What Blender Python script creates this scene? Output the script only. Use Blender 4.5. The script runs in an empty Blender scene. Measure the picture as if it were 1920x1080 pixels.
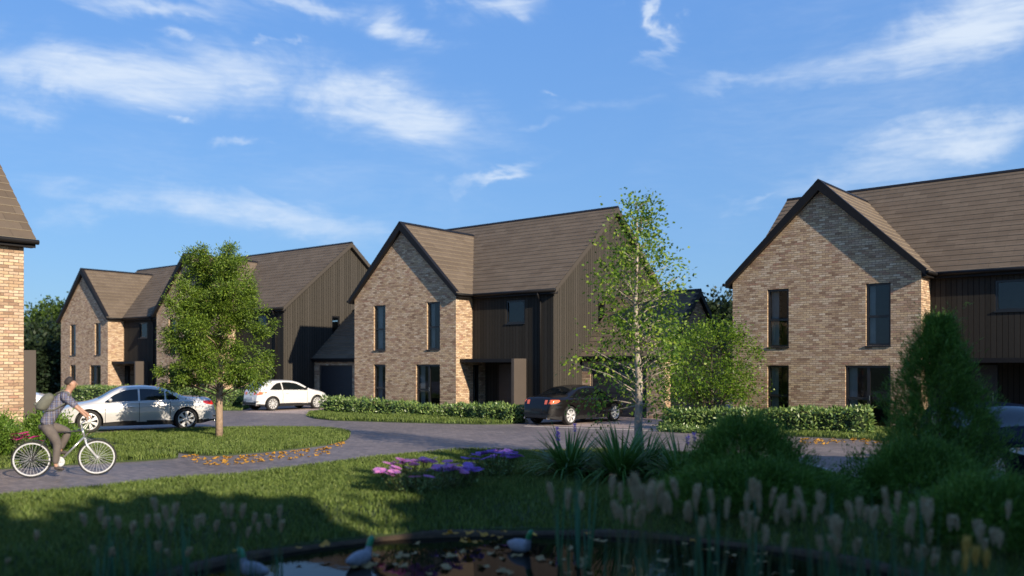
import bpy, math, random
import numpy as np
from mathutils import Vector, Matrix
R = math.radians
random.seed(7)
rng = np.random.default_rng(7)
scene = bpy.context.scene
COL = scene.collection

# ------------------------------------------------------------ camera, sky, sun, exposure
H0 = 2.163; F = 1602.3; HY = 684.2          # eye height, focal length and horizon measured on the photograph
cam = bpy.data.cameras.new('camera'); camo = bpy.data.objects.new('camera', cam); COL.objects.link(camo)
camo.location = (0, 0, H0); camo.rotation_euler = (R(90), 0, 0)
cam.sensor_width = 36; cam.lens = F / 1920 * 36; cam.shift_y = (HY - 540) / 1920
cam.clip_end = 3000; cam.clip_start = 0.05
cam.dof.use_dof = True; cam.dof.focus_distance = 25; cam.dof.aperture_fstop = cam.lens / 1000 / 0.062
scene.camera = camo
SUN_EL = 23.0; SUN = Vector((0.63, -0.777, 0)).normalized() * math.cos(R(SUN_EL)) + Vector((0, 0, math.sin(R(SUN_EL))))
sl = bpy.data.lights.new('sun', 'SUN'); sl.energy = 5.0; sl.angle = R(0.5); sl.color = (1.0, 0.865, 0.69)
so = bpy.data.objects.new('sun', sl); COL.objects.link(so); so.rotation_euler = SUN.to_track_quat('Z', 'Y').to_euler()
scene.view_settings.view_transform = 'Standard'; scene.view_settings.look = 'None'
scene.view_settings.exposure = 0.44; scene.view_settings.gamma = 1.0
try:
    scene.cycles.max_bounces = 6; scene.cycles.transparent_max_bounces = 12; scene.cycles.use_denoising = True
    scene.cycles.diffuse_bounces = 3; scene.cycles.glossy_bounces = 3
except Exception: pass

W = bpy.data.worlds.new('World'); scene.world = W; W.use_nodes = True
nt = W.node_tree; nt.nodes.clear()
def NN(nt, t, **k):
    n = nt.nodes.new(t)
    for a, b in k.items(): setattr(n, a, b)
    return n
def lk(nt, a, b): nt.links.new(a, b)
def mth(nt, op, a, b=None, c=None, clamp=False):
    n = nt.nodes.new('ShaderNodeMath'); n.operation = op; n.use_clamp = clamp
    for i, v in enumerate((a, b, c)):
        if v is None: continue
        if isinstance(v, (int, float)): n.inputs[i].default_value = v
        else: nt.links.new(v, n.inputs[i])
    return n.outputs[0]
def mixc(nt, f, a, b, bt='MIX'):
    n = nt.nodes.new('ShaderNodeMix'); n.data_type = 'RGBA'; n.blend_type = bt
    for s, v in ((n.inputs[0], f), (n.inputs[6], a), (n.inputs[7], b)):
        if isinstance(v, (int, float)): s.default_value = v
        elif isinstance(v, (tuple, list)): s.default_value = tuple(v) + ((1,) if len(v) == 3 else ())
        else: nt.links.new(v, s)
    return n.outputs[2]
def build_world():
    sky = NN(nt, 'ShaderNodeTexSky'); sky.sky_type = 'NISHITA'; sky.sun_disc = False
    sky.sun_elevation = R(SUN_EL); sky.sun_rotation = math.atan2(0.63, -0.777)
    sky.altitude = 300; sky.air_density = 1.3; sky.dust_density = 0.3; sky.ozone_density = 3.0
    tc = NN(nt, 'ShaderNodeTexCoord'); sp = NN(nt, 'ShaderNodeSeparateXYZ'); lk(nt, tc.outputs['Generated'], sp.inputs[0])
    X, Y, Z = sp.outputs
    az = mth(nt, 'ARCTAN2', X, Y)
    hyp = mth(nt, 'SQRT', mth(nt, 'ADD', mth(nt, 'MULTIPLY', X, X), mth(nt, 'MULTIPLY', Y, Y)))
    el = mth(nt, 'ARCTAN2', Z, hyp)
    cw = NN(nt, 'ShaderNodeCombineXYZ'); lk(nt, az, cw.inputs[0]); lk(nt, mth(nt, 'MULTIPLY', el, 2.0), cw.inputs[1])
    def wn(off, sc, dt):
        mp = NN(nt, 'ShaderNodeMapping'); lk(nt, cw.outputs[0], mp.inputs[0]); mp.inputs['Location'].default_value = (off, off, off)
        n = NN(nt, 'ShaderNodeTexNoise'); n.inputs['Scale'].default_value = sc; n.inputs['Detail'].default_value = dt; n.inputs['Roughness'].default_value = .6; n.inputs['Distortion'].default_value = .8
        lk(nt, mp.outputs[0], n.inputs['Vector']); return mth(nt, 'SUBTRACT', n.outputs[0], .5)
    azw = mth(nt, 'ADD', az, mth(nt, 'MULTIPLY', wn(2.0, 7, 7), .20)); elw = mth(nt, 'ADD', el, mth(nt, 'MULTIPLY', wn(5.0, 7, 7), .085))
    tot = None
    # wispy cirrus banks: azimuth, elevation, half widths, slope, strength
    def blob(px, py, wx, wy, sl_, st):
        u = (px - 960) / F; v = (HY - py) / F
        a0 = math.atan(u); e0 = math.atan(v * math.cos(a0))
        wa = wx / F * math.cos(a0) ** 2; we = wy / F * math.cos(a0)
        da = mth(nt, 'SUBTRACT', azw, a0); de = mth(nt, 'SUBTRACT', elw, e0)
        de2 = mth(nt, 'SUBTRACT', de, mth(nt, 'MULTIPLY', da, sl_))
        q = mth(nt, 'ADD', mth(nt, 'POWER', mth(nt, 'ABSOLUTE', mth(nt, 'DIVIDE', da, wa)), 2.0),
                mth(nt, 'POWER', mth(nt, 'ABSOLUTE', mth(nt, 'DIVIDE', de2, we)), 2.0))
        return mth(nt, 'MULTIPLY', mth(nt, 'EXPONENT', mth(nt, 'MULTIPLY', q, -1.0)), st)
    for b in CLOUDS:
        g = blob(*b); tot = g if tot is None else mth(nt, 'MAXIMUM', tot, g)
    cv = NN(nt, 'ShaderNodeCombineXYZ'); lk(nt, az, cv.inputs[0]); lk(nt, mth(nt, 'MULTIPLY', el, 2.6), cv.inputs[1])
    def noise(scale, detail, rough, dist, off=0, sc=(1, 1, 1)):
        mp = NN(nt, 'ShaderNodeMapping'); lk(nt, cv.outputs[0], mp.inputs[0]); mp.inputs['Location'].default_value = (off, off * .7, 0)
        mp.inputs['Scale'].default_value = sc; mp.inputs['Rotation'].default_value = (0, 0, .25)
        n = NN(nt, 'ShaderNodeTexNoise'); n.inputs['Scale'].default_value = scale; n.inputs['Detail'].default_value = detail
        n.inputs['Roughness'].default_value = rough; n.inputs['Distortion'].default_value = dist
        lk(nt, mp.outputs[0], n.inputs['Vector']); return n.outputs[0]
    n1 = noise(5.0, 9, .62, 1.2, 3.1); n2 = noise(22, 8, .68, 1.8, 1.7, (.6, 1.6, 1))
    nn = mth(nt, 'ADD', mth(nt, 'MULTIPLY', mth(nt, 'SUBTRACT', n1, .5), 1.5), mth(nt, 'MULTIPLY', mth(nt, 'SUBTRACT', n2, .5), .95))
    dens = mth(nt, 'ADD', mth(nt, 'MULTIPLY', tot, 1.15), mth(nt, 'MULTIPLY', nn, mth(nt, 'ADD', mth(nt, 'MULTIPLY', tot, .9), .25)))
    mr = NN(nt, 'ShaderNodeMapRange'); mr.interpolation_type = 'SMOOTHSTEP'; lk(nt, dens, mr.inputs[0])
    mr.inputs[1].default_value = .0; mr.inputs[2].default_value = 1.5; mr.inputs[3].default_value = 0; mr.inputs[4].default_value = .86
    # clear-sky tint: the Nishita sky pulled towards the photograph's deeper blue
    tint = mixc(nt, 1.0, sky.outputs[0], SKYTINT, 'MULTIPLY')
    gr = NN(nt, 'ShaderNodeMapRange'); lk(nt, el, gr.inputs[0]); gr.inputs[1].default_value = 0.0; gr.inputs[2].default_value = .42
    deep = mixc(nt, gr.outputs[0], SKYLOW, SKYHIGH)
    gz = NN(nt, 'ShaderNodeMapRange'); lk(nt, el, gz.inputs[0]); gz.inputs[1].default_value = .45; gz.inputs[2].default_value = 1.2
    deep = mixc(nt, gz.outputs[0], deep, (.9, 1.8, 4.0)); tint = mixc(nt, gz.outputs[0], tint, (.9, 1.8, 4.0))
    clear = mixc(nt, SKYMIX, tint, deep)
    c = mixc(nt, mr.outputs[0], clear, CLOUDCOL)
    bg = NN(nt, 'ShaderNodeBackground'); lk(nt, c, bg.inputs[0]); bg.inputs[1].default_value = SKYSTR
    out = NN(nt, 'ShaderNodeOutputWorld'); lk(nt, bg.outputs[0], out.inputs[0])
SKYSTR = 0.10; SKYTINT = (.62, .85, 1.15); SKYMIX = .72
SKYLOW = (1.85, 3.45, 5.7); SKYHIGH = (1.2, 2.8, 6.3); CLOUDCOL = (5.8, 6.5, 7.4)
CLOUDS = [(240, 145, 330, 42, .02, 1.0), (725, 212, 170, 55, -.18, 1.15), (480, 130, 140, 40, 0, .8), (60, 190, 90, 30, 0, .6), (270, 10, 200, 18, 0, .75), (560, 12, 90, 18, 0, .7),
          (725, 50, 75, 28, -.2, .85), (930, 8, 70, 22, 0, .8), (1232, 35, 22, 60, 0, .75), (1820, 45, 230, 60, .12, 1.0), (1600, 110, 220, 38, .1, .6), (1400, 150, 140, 22, 0, .45),
          (1780, 260, 210, 48, .1, .95), (1640, 330, 190, 35, .1, .6), (925, 328, 85, 12, .2, .75), (450, 272, 55, 12, 0, .7), (330, 80, 50, 14, -.2, .6),
          (200, 365, 170, 28, -.12, .5), (480, 405, 260, 38, -.12, .72), (140, 390, 60, 22, 0, .55), (335, 208, 30, 8, 0, .6), (1010, 178, 25, 6, 0, .5), (960, 242, 60, 8, .1, .45),
          (1450, 365, 70, 10, .2, .5), (520, 78, 30, 6, 0, .5), (1100, 200, 120, 14, 0, .32), (1650, 200, 420, 190, .05, .30), (500, 330, 520, 60, -.05, .22)]
build_world()

def G(px, py, z=0.0):                       # a measured photograph point put on the ground
    y = F * (H0 - z) / (py - HY); return ((px - 960) * y / F, y)

# ------------------------------------------------------------ materials
MATS = {}
def newmat(name):
    m = bpy.data.materials.new(name); m.use_nodes = True; nt = m.node_tree
    b = nt.nodes['Principled BSDF']; MATS[name] = m; return m, nt, b
def ramp(nt, f, stops, interp='LINEAR'):
    r = nt.nodes.new('ShaderNodeValToRGB'); r.color_ramp.interpolation = interp; e = r.color_ramp.elements
    while len(e) < len(stops): e.new(0.5)
    for i, (p, c) in enumerate(stops): e[i].position = p; e[i].color = tuple(c) + (1,)
    if f is not None: nt.links.new(f, r.inputs[0])
    return r.outputs[0]
def noise(nt, vec, scale, detail=4, rough=.55, dist=0, sc=None):
    if sc is not None:
        mp = nt.nodes.new('ShaderNodeMapping'); nt.links.new(vec, mp.inputs[0]); mp.inputs['Scale'].default_value = sc; vec = mp.outputs[0]
    n = nt.nodes.new('ShaderNodeTexNoise'); n.inputs['Scale'].default_value = scale; n.inputs['Detail'].default_value = detail
    n.inputs['Roughness'].default_value = rough; n.inputs['Distortion'].default_value = dist
    nt.links.new(vec, n.inputs['Vector']); return n.outputs[0]
def uvn(nt): return nt.nodes.new('ShaderNodeTexCoord').outputs['UV']
def objc(nt): return nt.nodes.new('ShaderNodeTexCoord').outputs['Object']
def geo(nt): return nt.nodes.new('ShaderNodeNewGeometry')
def bump(nt, b, h, st, dist=.01):
    n = nt.nodes.new('ShaderNodeBump'); n.inputs['Strength'].default_value = st; n.inputs['Distance'].default_value = dist
    nt.links.new(h, n.inputs['Height']); nt.links.new(n.outputs[0], b.inputs['Normal'])
def brickt(nt, vec, w, h, mortar, off=.5, smooth=.1):
    n = nt.nodes.new('ShaderNodeTexBrick'); nt.links.new(vec, n.inputs['Vector']); n.offset = off; n.offset_frequency = 2; n.squash = 1
    n.inputs['Color1'].default_value = (0, 0, 0, 1); n.inputs['Color2'].default_value = (1, 1, 1, 1); n.inputs['Mortar'].default_value = (.5, .5, .5, 1)
    n.inputs['Scale'].default_value = 1; n.inputs['Mortar Size'].default_value = mortar; n.inputs['Mortar Smooth'].default_value = smooth
    n.inputs['Brick Width'].default_value = w; n.inputs['Row Height'].default_value = h; return n.outputs['Color'], n.outputs['Fac']

def m_brick():
    m, nt, b = newmat('brick'); uv = uvn(nt)
    c, f = brickt(nt, uv, .225, .075, .0075, .5, .25)
    col = ramp(nt, c, [(0, (.34, .22, .15)), (.12, (.46, .32, .22)), (.3, (.58, .41, .26)), (.45, (.61, .46, .34)), (.6, (.70, .52, .33)), (.8, (.75, .60, .44)), (.93, (.46, .27, .19)), (1, (.84, .70, .53))])
    n1 = noise(nt, uv, 14, 5, .65, .5, (1, 2.2, 1)); n2 = noise(nt, uv, 1.1, 3)
    col = mixc(nt, .75, col, ramp(nt, n1, [(.30, (.36, .32, .30)), (.47, (1, 1, 1)), (.75, (1.25, 1.22, 1.2))]), 'MULTIPLY')
    col = mixc(nt, .35, col, ramp(nt, n2, [(.3, (.8, .78, .76)), (.7, (1.12, 1.1, 1.05))]), 'MULTIPLY')
    col = mixc(nt, 1.0, col, (.86, .84, .80), 'MULTIPLY')
    col = mixc(nt, f, col, (.19, .14, .10))
    nt.links.new(col, b.inputs['Base Color']); b.inputs['Roughness'].default_value = .9; b.inputs['Specular IOR Level'].default_value = .2
    h = mth(nt, 'ADD', mth(nt, 'MULTIPLY', mth(nt, 'SUBTRACT', 1.0, f), 1.0), mth(nt, 'ADD', mth(nt, 'MULTIPLY', n1, .35), mth(nt, 'MULTIPLY', c, .5)))
    bump(nt, b, h, .85, .006)
def m_tile():
    m, nt, b = newmat('roof_tile'); uv = uvn(nt)
    c, f = brickt(nt, uv, .62, .32, .004, .5, 0)
    col = ramp(nt, c, [(0, (.124, .094, .066)), (.5, (.142, .109, .077)), (1, (.158, .122, .087))])
    n1 = noise(nt, uv, 3, 6, .65)
    col = mixc(nt, .5, col, ramp(nt, n1, [(.3, (.82, .82, .82)), (.7, (1.15, 1.12, 1.1))]), 'MULTIPLY')
    col = mixc(nt, mth(nt, 'MULTIPLY', f, .7), col, (.03, .025, .02))
    nt.links.new(col, b.inputs['Base Color']); b.inputs['Roughness'].default_value = .8; b.inputs['Specular IOR Level'].default_value = .15
    bump(nt, b, mth(nt, 'ADD', noise(nt, uv, 60, 3), mth(nt, 'MULTIPLY', f, -1.0)), .25, .004)
def m_clad(name='cladding', k=1.0):
    m, nt, b = newmat(name); uv = uvn(nt)
    c, f = brickt(nt, uv, .165, 60, .012, 0, .1)
    g = noise(nt, uv, 9, 6, .7, .6, (6, .5, 1))
    col = ramp(nt, c, [(0, (.050, .045, .037)), (.5, (.058, .052, .043)), (1, (.068, .061, .051))])
    col = mixc(nt, .6, col, ramp(nt, g, [(.3, (.7, .7, .7)), (.7, (1.25, 1.22, 1.2))]), 'MULTIPLY')
    col = mixc(nt, 1.0, col, (k, k * 1.03, k * 1.06) if k < 1 else (1, 1, 1), 'MULTIPLY')
    col = mixc(nt, f, col, (.012, .010, .009))
    nt.links.new(col, b.inputs['Base Color']); b.inputs['Roughness'].default_value = .8; b.inputs['Specular IOR Level'].default_value = .12
    bump(nt, b, mth(nt, 'ADD', mth(nt, 'MULTIPLY', f, -1.6), mth(nt, 'MULTIPLY', g, .2)), .6, .01)
def m_plain(name, col, rough=.5, metal=0, coat=0, ns=None, nb=0, var=.12, spec=None):
    m, nt, b = newmat(name); v = objc(nt)
    n = noise(nt, v, ns or 6, 4)
    lo = tuple(max(0, x * (1 - var)) for x in col); hi = tuple(x * (1 + var) for x in col)
    nt.links.new(ramp(nt, n, [(.3, lo), (.7, hi)]), b.inputs['Base Color'])
    b.inputs['Roughness'].default_value = rough; b.inputs['Metallic'].default_value = metal
    if coat: b.inputs['Coat Weight'].default_value = coat; b.inputs['Coat Roughness'].default_value = .04
    if spec is not None: b.inputs['Specular IOR Level'].default_value = spec
    if nb: bump(nt, b, n, nb, .01)
    return m
def m_leaf(name, cols, rough=.5, trans=.35, spec=.4):
    m, nt, b = newmat(name); g = geo(nt)
    c = ramp(nt, g.outputs['Random Per Island'], [(i / (len(cols) - 1), x) for i, x in enumerate(cols)])
    n = noise(nt, objc(nt), 1.3, 3); c = mixc(nt, .6, c, ramp(nt, n, [(.3, (.7, .75, .7)), (.7, (1.2, 1.2, 1.1))]), 'MULTIPLY')
    nt.links.new(c, b.inputs['Base Color']); b.inputs['Roughness'].default_value = rough; b.inputs['Specular IOR Level'].default_value = spec
    tr = nt.nodes.new('ShaderNodeBsdfTranslucent'); nt.links.new(mixc(nt, .5, c, (.5, .6, .1), 'MIX') if False else c, tr.inputs[0])
    mx = nt.nodes.new('ShaderNodeMixShader'); mx.inputs[0].default_value = trans
    nt.links.new(b.outputs[0], mx.inputs[1]); nt.links.new(tr.outputs[0], mx.inputs[2])
    nt.links.new(mx.outputs[0], nt.nodes['Material Output'].inputs[0])
def m_pavers(name, cols, w, h, rough, streak=0, mort=(.05, .045, .04), bs=.3, moff=.5):
    m, nt, b = newmat(name); v = objc(nt)
    mp = nt.nodes.new('ShaderNodeMapping'); nt.links.new(v, mp.inputs[0]); mp.inputs['Rotation'].default_value = (0, 0, .69); v2 = mp.outputs[0]
    c, f = brickt(nt, v2, w, h, .006, moff, .2)
    col = ramp(nt, c, [(i / (len(cols) - 1), x) for i, x in enumerate(cols)])
    n = noise(nt, v, .5, 6, .6, 1.2); n2 = noise(nt, v, 26, 4, .7)
    col = mixc(nt, .8, col, ramp(nt, n, [(.3, (.72, .70, .72)), (.7, (1.2, 1.15, 1.15))]), 'MULTIPLY')
    col = mixc(nt, .5, col, ramp(nt, n2, [(.3, (.8, .8, .8)), (.7, (1.18, 1.18, 1.18))]), 'MULTIPLY')
    col = mixc(nt, mth(nt, 'MULTIPLY', f, .65), col, mort)
    nt.links.new(col, b.inputs['Base Color'])
    nt.links.new(mth(nt, 'ADD', rough - .1, mth(nt, 'MULTIPLY', n, .25)), b.inputs['Roughness'])
    bump(nt, b, mth(nt, 'ADD', mth(nt, 'MULTIPLY', f, -1.0), mth(nt, 'MULTIPLY', n2, .5)), bs, .006)
m_brick(); m_tile(); m_clad(); m_clad('cladding_front_shade', .55)  # darker front copy of the cladding: colour holds part of the grazing-light shade
m_plain('black_trim', (.012, .011, .011), .55, ns=3, spec=.2)
m_plain('tile_edge_sunlit', (.42, .36, .28), .8, ns=3, spec=.1)  # pale butt faces: the sunlit highlight on tile edges put into their colour
m_plain('grey_panel', (.095, .078, .065), .6, ns=2, var=.05, spec=.15)
m_plain('verge_board', (.070, .060, .050), .7, ns=2, var=.05, spec=.12)
m_plain('frame', (.014, .014, .015), .35)
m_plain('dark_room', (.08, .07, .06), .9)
m_plain('curtain', (.45, .44, .43), .85)
m_plain('timber_warm', (.30, .16, .07), .6)
m_plain('door_dark', (.022, .023, .028), .5)
m_plain('step_stone', (.33, .29, .25), .85, nb=.3, ns=20)
def m_glass(name, dark, op, rough=.02, tint=(.25, .3, .32), refl=.10, fk=1.0):
    m, nt, b = newmat(name)
    b.inputs['Base Color'].default_value = dark + (1,); b.inputs['Roughness'].default_value = rough
    b.inputs['Specular IOR Level'].default_value = .6; b.inputs['IOR'].default_value = 1.55
    tp = nt.nodes.new('ShaderNodeBsdfTransparent'); tp.inputs[0].default_value = tint + (1,)
    fr = nt.nodes.new('ShaderNodeFresnel'); fr.inputs[0].default_value = 1.55
    gl = nt.nodes.new('ShaderNodeBsdfGlossy'); gl.inputs['Roughness'].default_value = rough; gl.inputs[0].default_value = (.9, .95, 1, 1)
    m0 = nt.nodes.new('ShaderNodeMixShader'); m0.inputs[0].default_value = op; nt.links.new(tp.outputs[0], m0.inputs[1]); nt.links.new(b.outputs[0], m0.inputs[2])
    mx = nt.nodes.new('ShaderNodeMixShader'); f = mth(nt, 'ADD', refl, mth(nt, 'MULTIPLY', fr.outputs[0], fk), clamp=True)
    nt.links.new(f, mx.inputs[0]); nt.links.new(m0.outputs[0], mx.inputs[1]); nt.links.new(gl.outputs[0], mx.inputs[2])
    nt.links.new(mx.outputs[0], nt.nodes['Material Output'].inputs[0])
m_glass('window_glass', (.012, .016, .018), .1, tint=(.75, .8, .8), refl=.015, fk=.6)
m_glass('car_glass', (.006, .008, .009), .8, .015, refl=0.0, fk=.3)
m_plain('paint_silver', (.66, .65, .63), .3, .25, 1.0, var=.02)
m_plain('paint_white', (.72, .70, .67), .3, .05, 1.0, var=.02)
m_plain('paint_black', (.006, .005, .005), .3, 0, .35, var=.02, spec=.3)
m_plain('paint_navy', (.005, .007, .018), .6, 0, 0, var=.02, spec=.05)
m_plain('tyre', (.022, .021, .020), .8)
m_plain('dark_plastic', (.012, .012, .013), .55)
m_plain('alloy', (.72, .72, .71), .35, .35, .3, var=.04)
m_plain('dark_alloy', (.12, .12, .13), .3, .8, .3, var=.04)
m_plain('spoke_steel', (.6, .6, .6), .4)
m_plain('chrome', (.7, .7, .7), .12, 1)
m_plain('lamp_red', (.55, .02, .015), .15, 0, 1)
m_plain('lamp_orange', (.9, .16, .05), .15, 0, 1)
m_plain('lamp_clear', (.7, .72, .75), .1, .3, 1)
m_plain('skin', (.40, .22, .14), .5, ns=20, var=.08)
m_plain('hair', (.030, .022, .018), .75, ns=60, nb=.5)
m_plain('trousers', (.12, .10, .085), .85, ns=9, nb=.4, var=.18)
m_plain('shoe', (.05, .04, .035), .7)
m_plain('canvas', (.13, .13, .10), .85, ns=14, nb=.4, var=.15)
m_plain('bike_paint', (.45, .46, .46), .3, .7)
m_plain('bike_dark', (.03, .03, .03), .5)
m_plain('bark', (.36, .25, .17), .9, ns=12, nb=.9, var=.3)
m_plain('birch_bark', (.38, .32, .26), .8, ns=9, nb=.5, var=.35)
m_plain('dark_bark', (.06, .045, .035), .9, ns=12, nb=.6, var=.3)
m_plain('soil', (.05, .035, .022), .95, ns=8, nb=.8, var=.4)
m_plain('edging', (.055, .036, .02), .9, ns=7, nb=.9, var=.45)
m_plain('duck_grey', (.22, .23, .26), .7, ns=30, var=.2); m_plain('duck_green', (.02, .20, .08), .35); m_plain('duck_bill', (.75, .42, .05), .5); m_plain('duck_breast', (.13, .07, .04), .7)
def m_shirt():
    m, nt, b = newmat('plaid_shirt'); v = objc(nt); sp = nt.nodes.new('ShaderNodeSeparateXYZ'); nt.links.new(v, sp.inputs[0])
    def band(o, per, wd, ph=0):
        s = mth(nt, 'FRACT', mth(nt, 'ADD', mth(nt, 'DIVIDE', o, per), ph)); return mth(nt, 'LESS_THAN', s, wd)
    base = (.115, .085, .085)
    c = mixc(nt, mth(nt, 'MULTIPLY', band(sp.outputs[0], .085, .38), .55), base, (.09, .12, .22))
    c = mixc(nt, mth(nt, 'MULTIPLY', band(sp.outputs[2], .085, .30), .45), c, (.10, .13, .22))
    c = mixc(nt, mth(nt, 'MULTIPLY', band(sp.outputs[0], .085, .09, .35), .65), c, (.42, .48, .58))
    c = mixc(nt, mth(nt, 'MULTIPLY', band(sp.outputs[2], .085, .08, .4), .5), c, (.36, .42, .52))
    nt.links.new(c, b.inputs['Base Color']); b.inputs['Roughness'].default_value = .85
    bump(nt, b, noise(nt, v, 14, 3), .5, .02)
m_shirt()
m_leaf('leaf_island', [(.045, .085, .010), (.09, .155, .016), (.15, .235, .024), (.23, .31, .04)], .5, .22)
m_leaf('leaf_birch', [(.05, .11, .014), (.12, .23, .025), (.24, .37, .04), (.40, .48, .07)], .45, .45)
m_leaf('leaf_maple', [(.05, .11, .014), (.13, .23, .022), (.28, .40, .04)], .45, .45)
m_leaf('leaf_bg', [(.03, .06, .015), (.07, .12, .02), (.12, .19, .03)], .6, .3)
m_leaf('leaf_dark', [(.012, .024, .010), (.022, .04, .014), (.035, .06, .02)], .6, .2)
m_leaf('leaf_hedge', [(.06, .13, .03), (.13, .21, .05), (.20, .29, .08), (.28, .36, .11)], .38, .2, .6)
m_leaf('leaf_conifer', [(.05, .12, .014), (.10, .21, .025), (.18, .31, .045)], .6, .15)
m_leaf('leaf_spiky', [(.05, .13, .025), (.10, .21, .04), (.15, .27, .06)], .4, .25)
m_leaf('leaf_bush', [(.07, .14, .02), (.12, .22, .03), (.2, .3, .05)], .5, .3)
m_leaf('grass_blade', [(.07, .11, .022), (.12, .18, .036), (.18, .25, .055), (.25, .30, .08)], .55, .3)
m_leaf('reed_leaf', [(.04, .13, .08), (.07, .20, .13), (.06, .16, .05)], .5, .25)
m_leaf('reed_stem', [(.08, .10, .03), (.14, .14, .05)], .6, .2)
m_leaf('reed_head', [(.34, .23, .13), (.78, .66, .46), (.56, .42, .26)], .9, .25)
m_leaf('reed_gold', [(.75, .50, .12), (.85, .62, .2)], .8, .3)
m_leaf('petal_pink', [(.75, .22, .58), (.85, .38, .68), (.58, .22, .66)], .6, .3)
m_leaf('petal_violet', [(.42, .20, .72), (.55, .28, .80), (.36, .18, .62)], .6, .3)
m_leaf('petal_magenta', [(.62, .03, .20), (.75, .07, .32)], .6, .3)
m_leaf('fallen_leaf', [(.42, .19, .025), (.55, .28, .03), (.33, .13, .025)], .6, .2)
m_leaf('pond_leaf', [(.50, .28, .04), (.36, .26, .13), (.30, .20, .08), (.62, .38, .04)], .6, .1)
m_pavers('road_pavers', [(.155, .135, .128), (.205, .175, .162), (.255, .217, .195)], .2, .1, .55, mort=(.055, .05, .055))
m_pavers('drive_pavers', [(.36, .29, .25), (.42, .335, .29), (.47, .38, .33)], .2, .1, .7, mort=(.2, .16, .14))
m_plain('kerb_stone', (.46, .41, .37), .8, ns=15, nb=.3)
def m_ground():
    m, nt, b = newmat('ground'); v = objc(nt); n = noise(nt, v, .5, 6); n2 = noise(nt, v, 30, 3)
    c = ramp(nt, n, [(.3, (.035, .055, .015)), (.7, (.06, .085, .025))])
    c = mixc(nt, .6, c, ramp(nt, n2, [(.3, (.6, .6, .6)), (.7, (1.3, 1.3, 1.3))]), 'MULTIPLY')
    nt.links.new(c, b.inputs['Base Color']); b.inputs['Roughness'].default_value = .95; bump(nt, b, n2, .8, .04)
m_ground()
def m_water():
    m, nt, b = newmat('water'); b.inputs['Base Color'].default_value = (.006, .006, .004, 1); b.inputs['Roughness'].default_value = .03
    b.inputs['Specular IOR Level'].default_value = .3; b.inputs['IOR'].default_value = 1.2; bump(nt, b, noise(nt, objc(nt), 2.2, 3, .5), .10, .02)
m_water()

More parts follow.
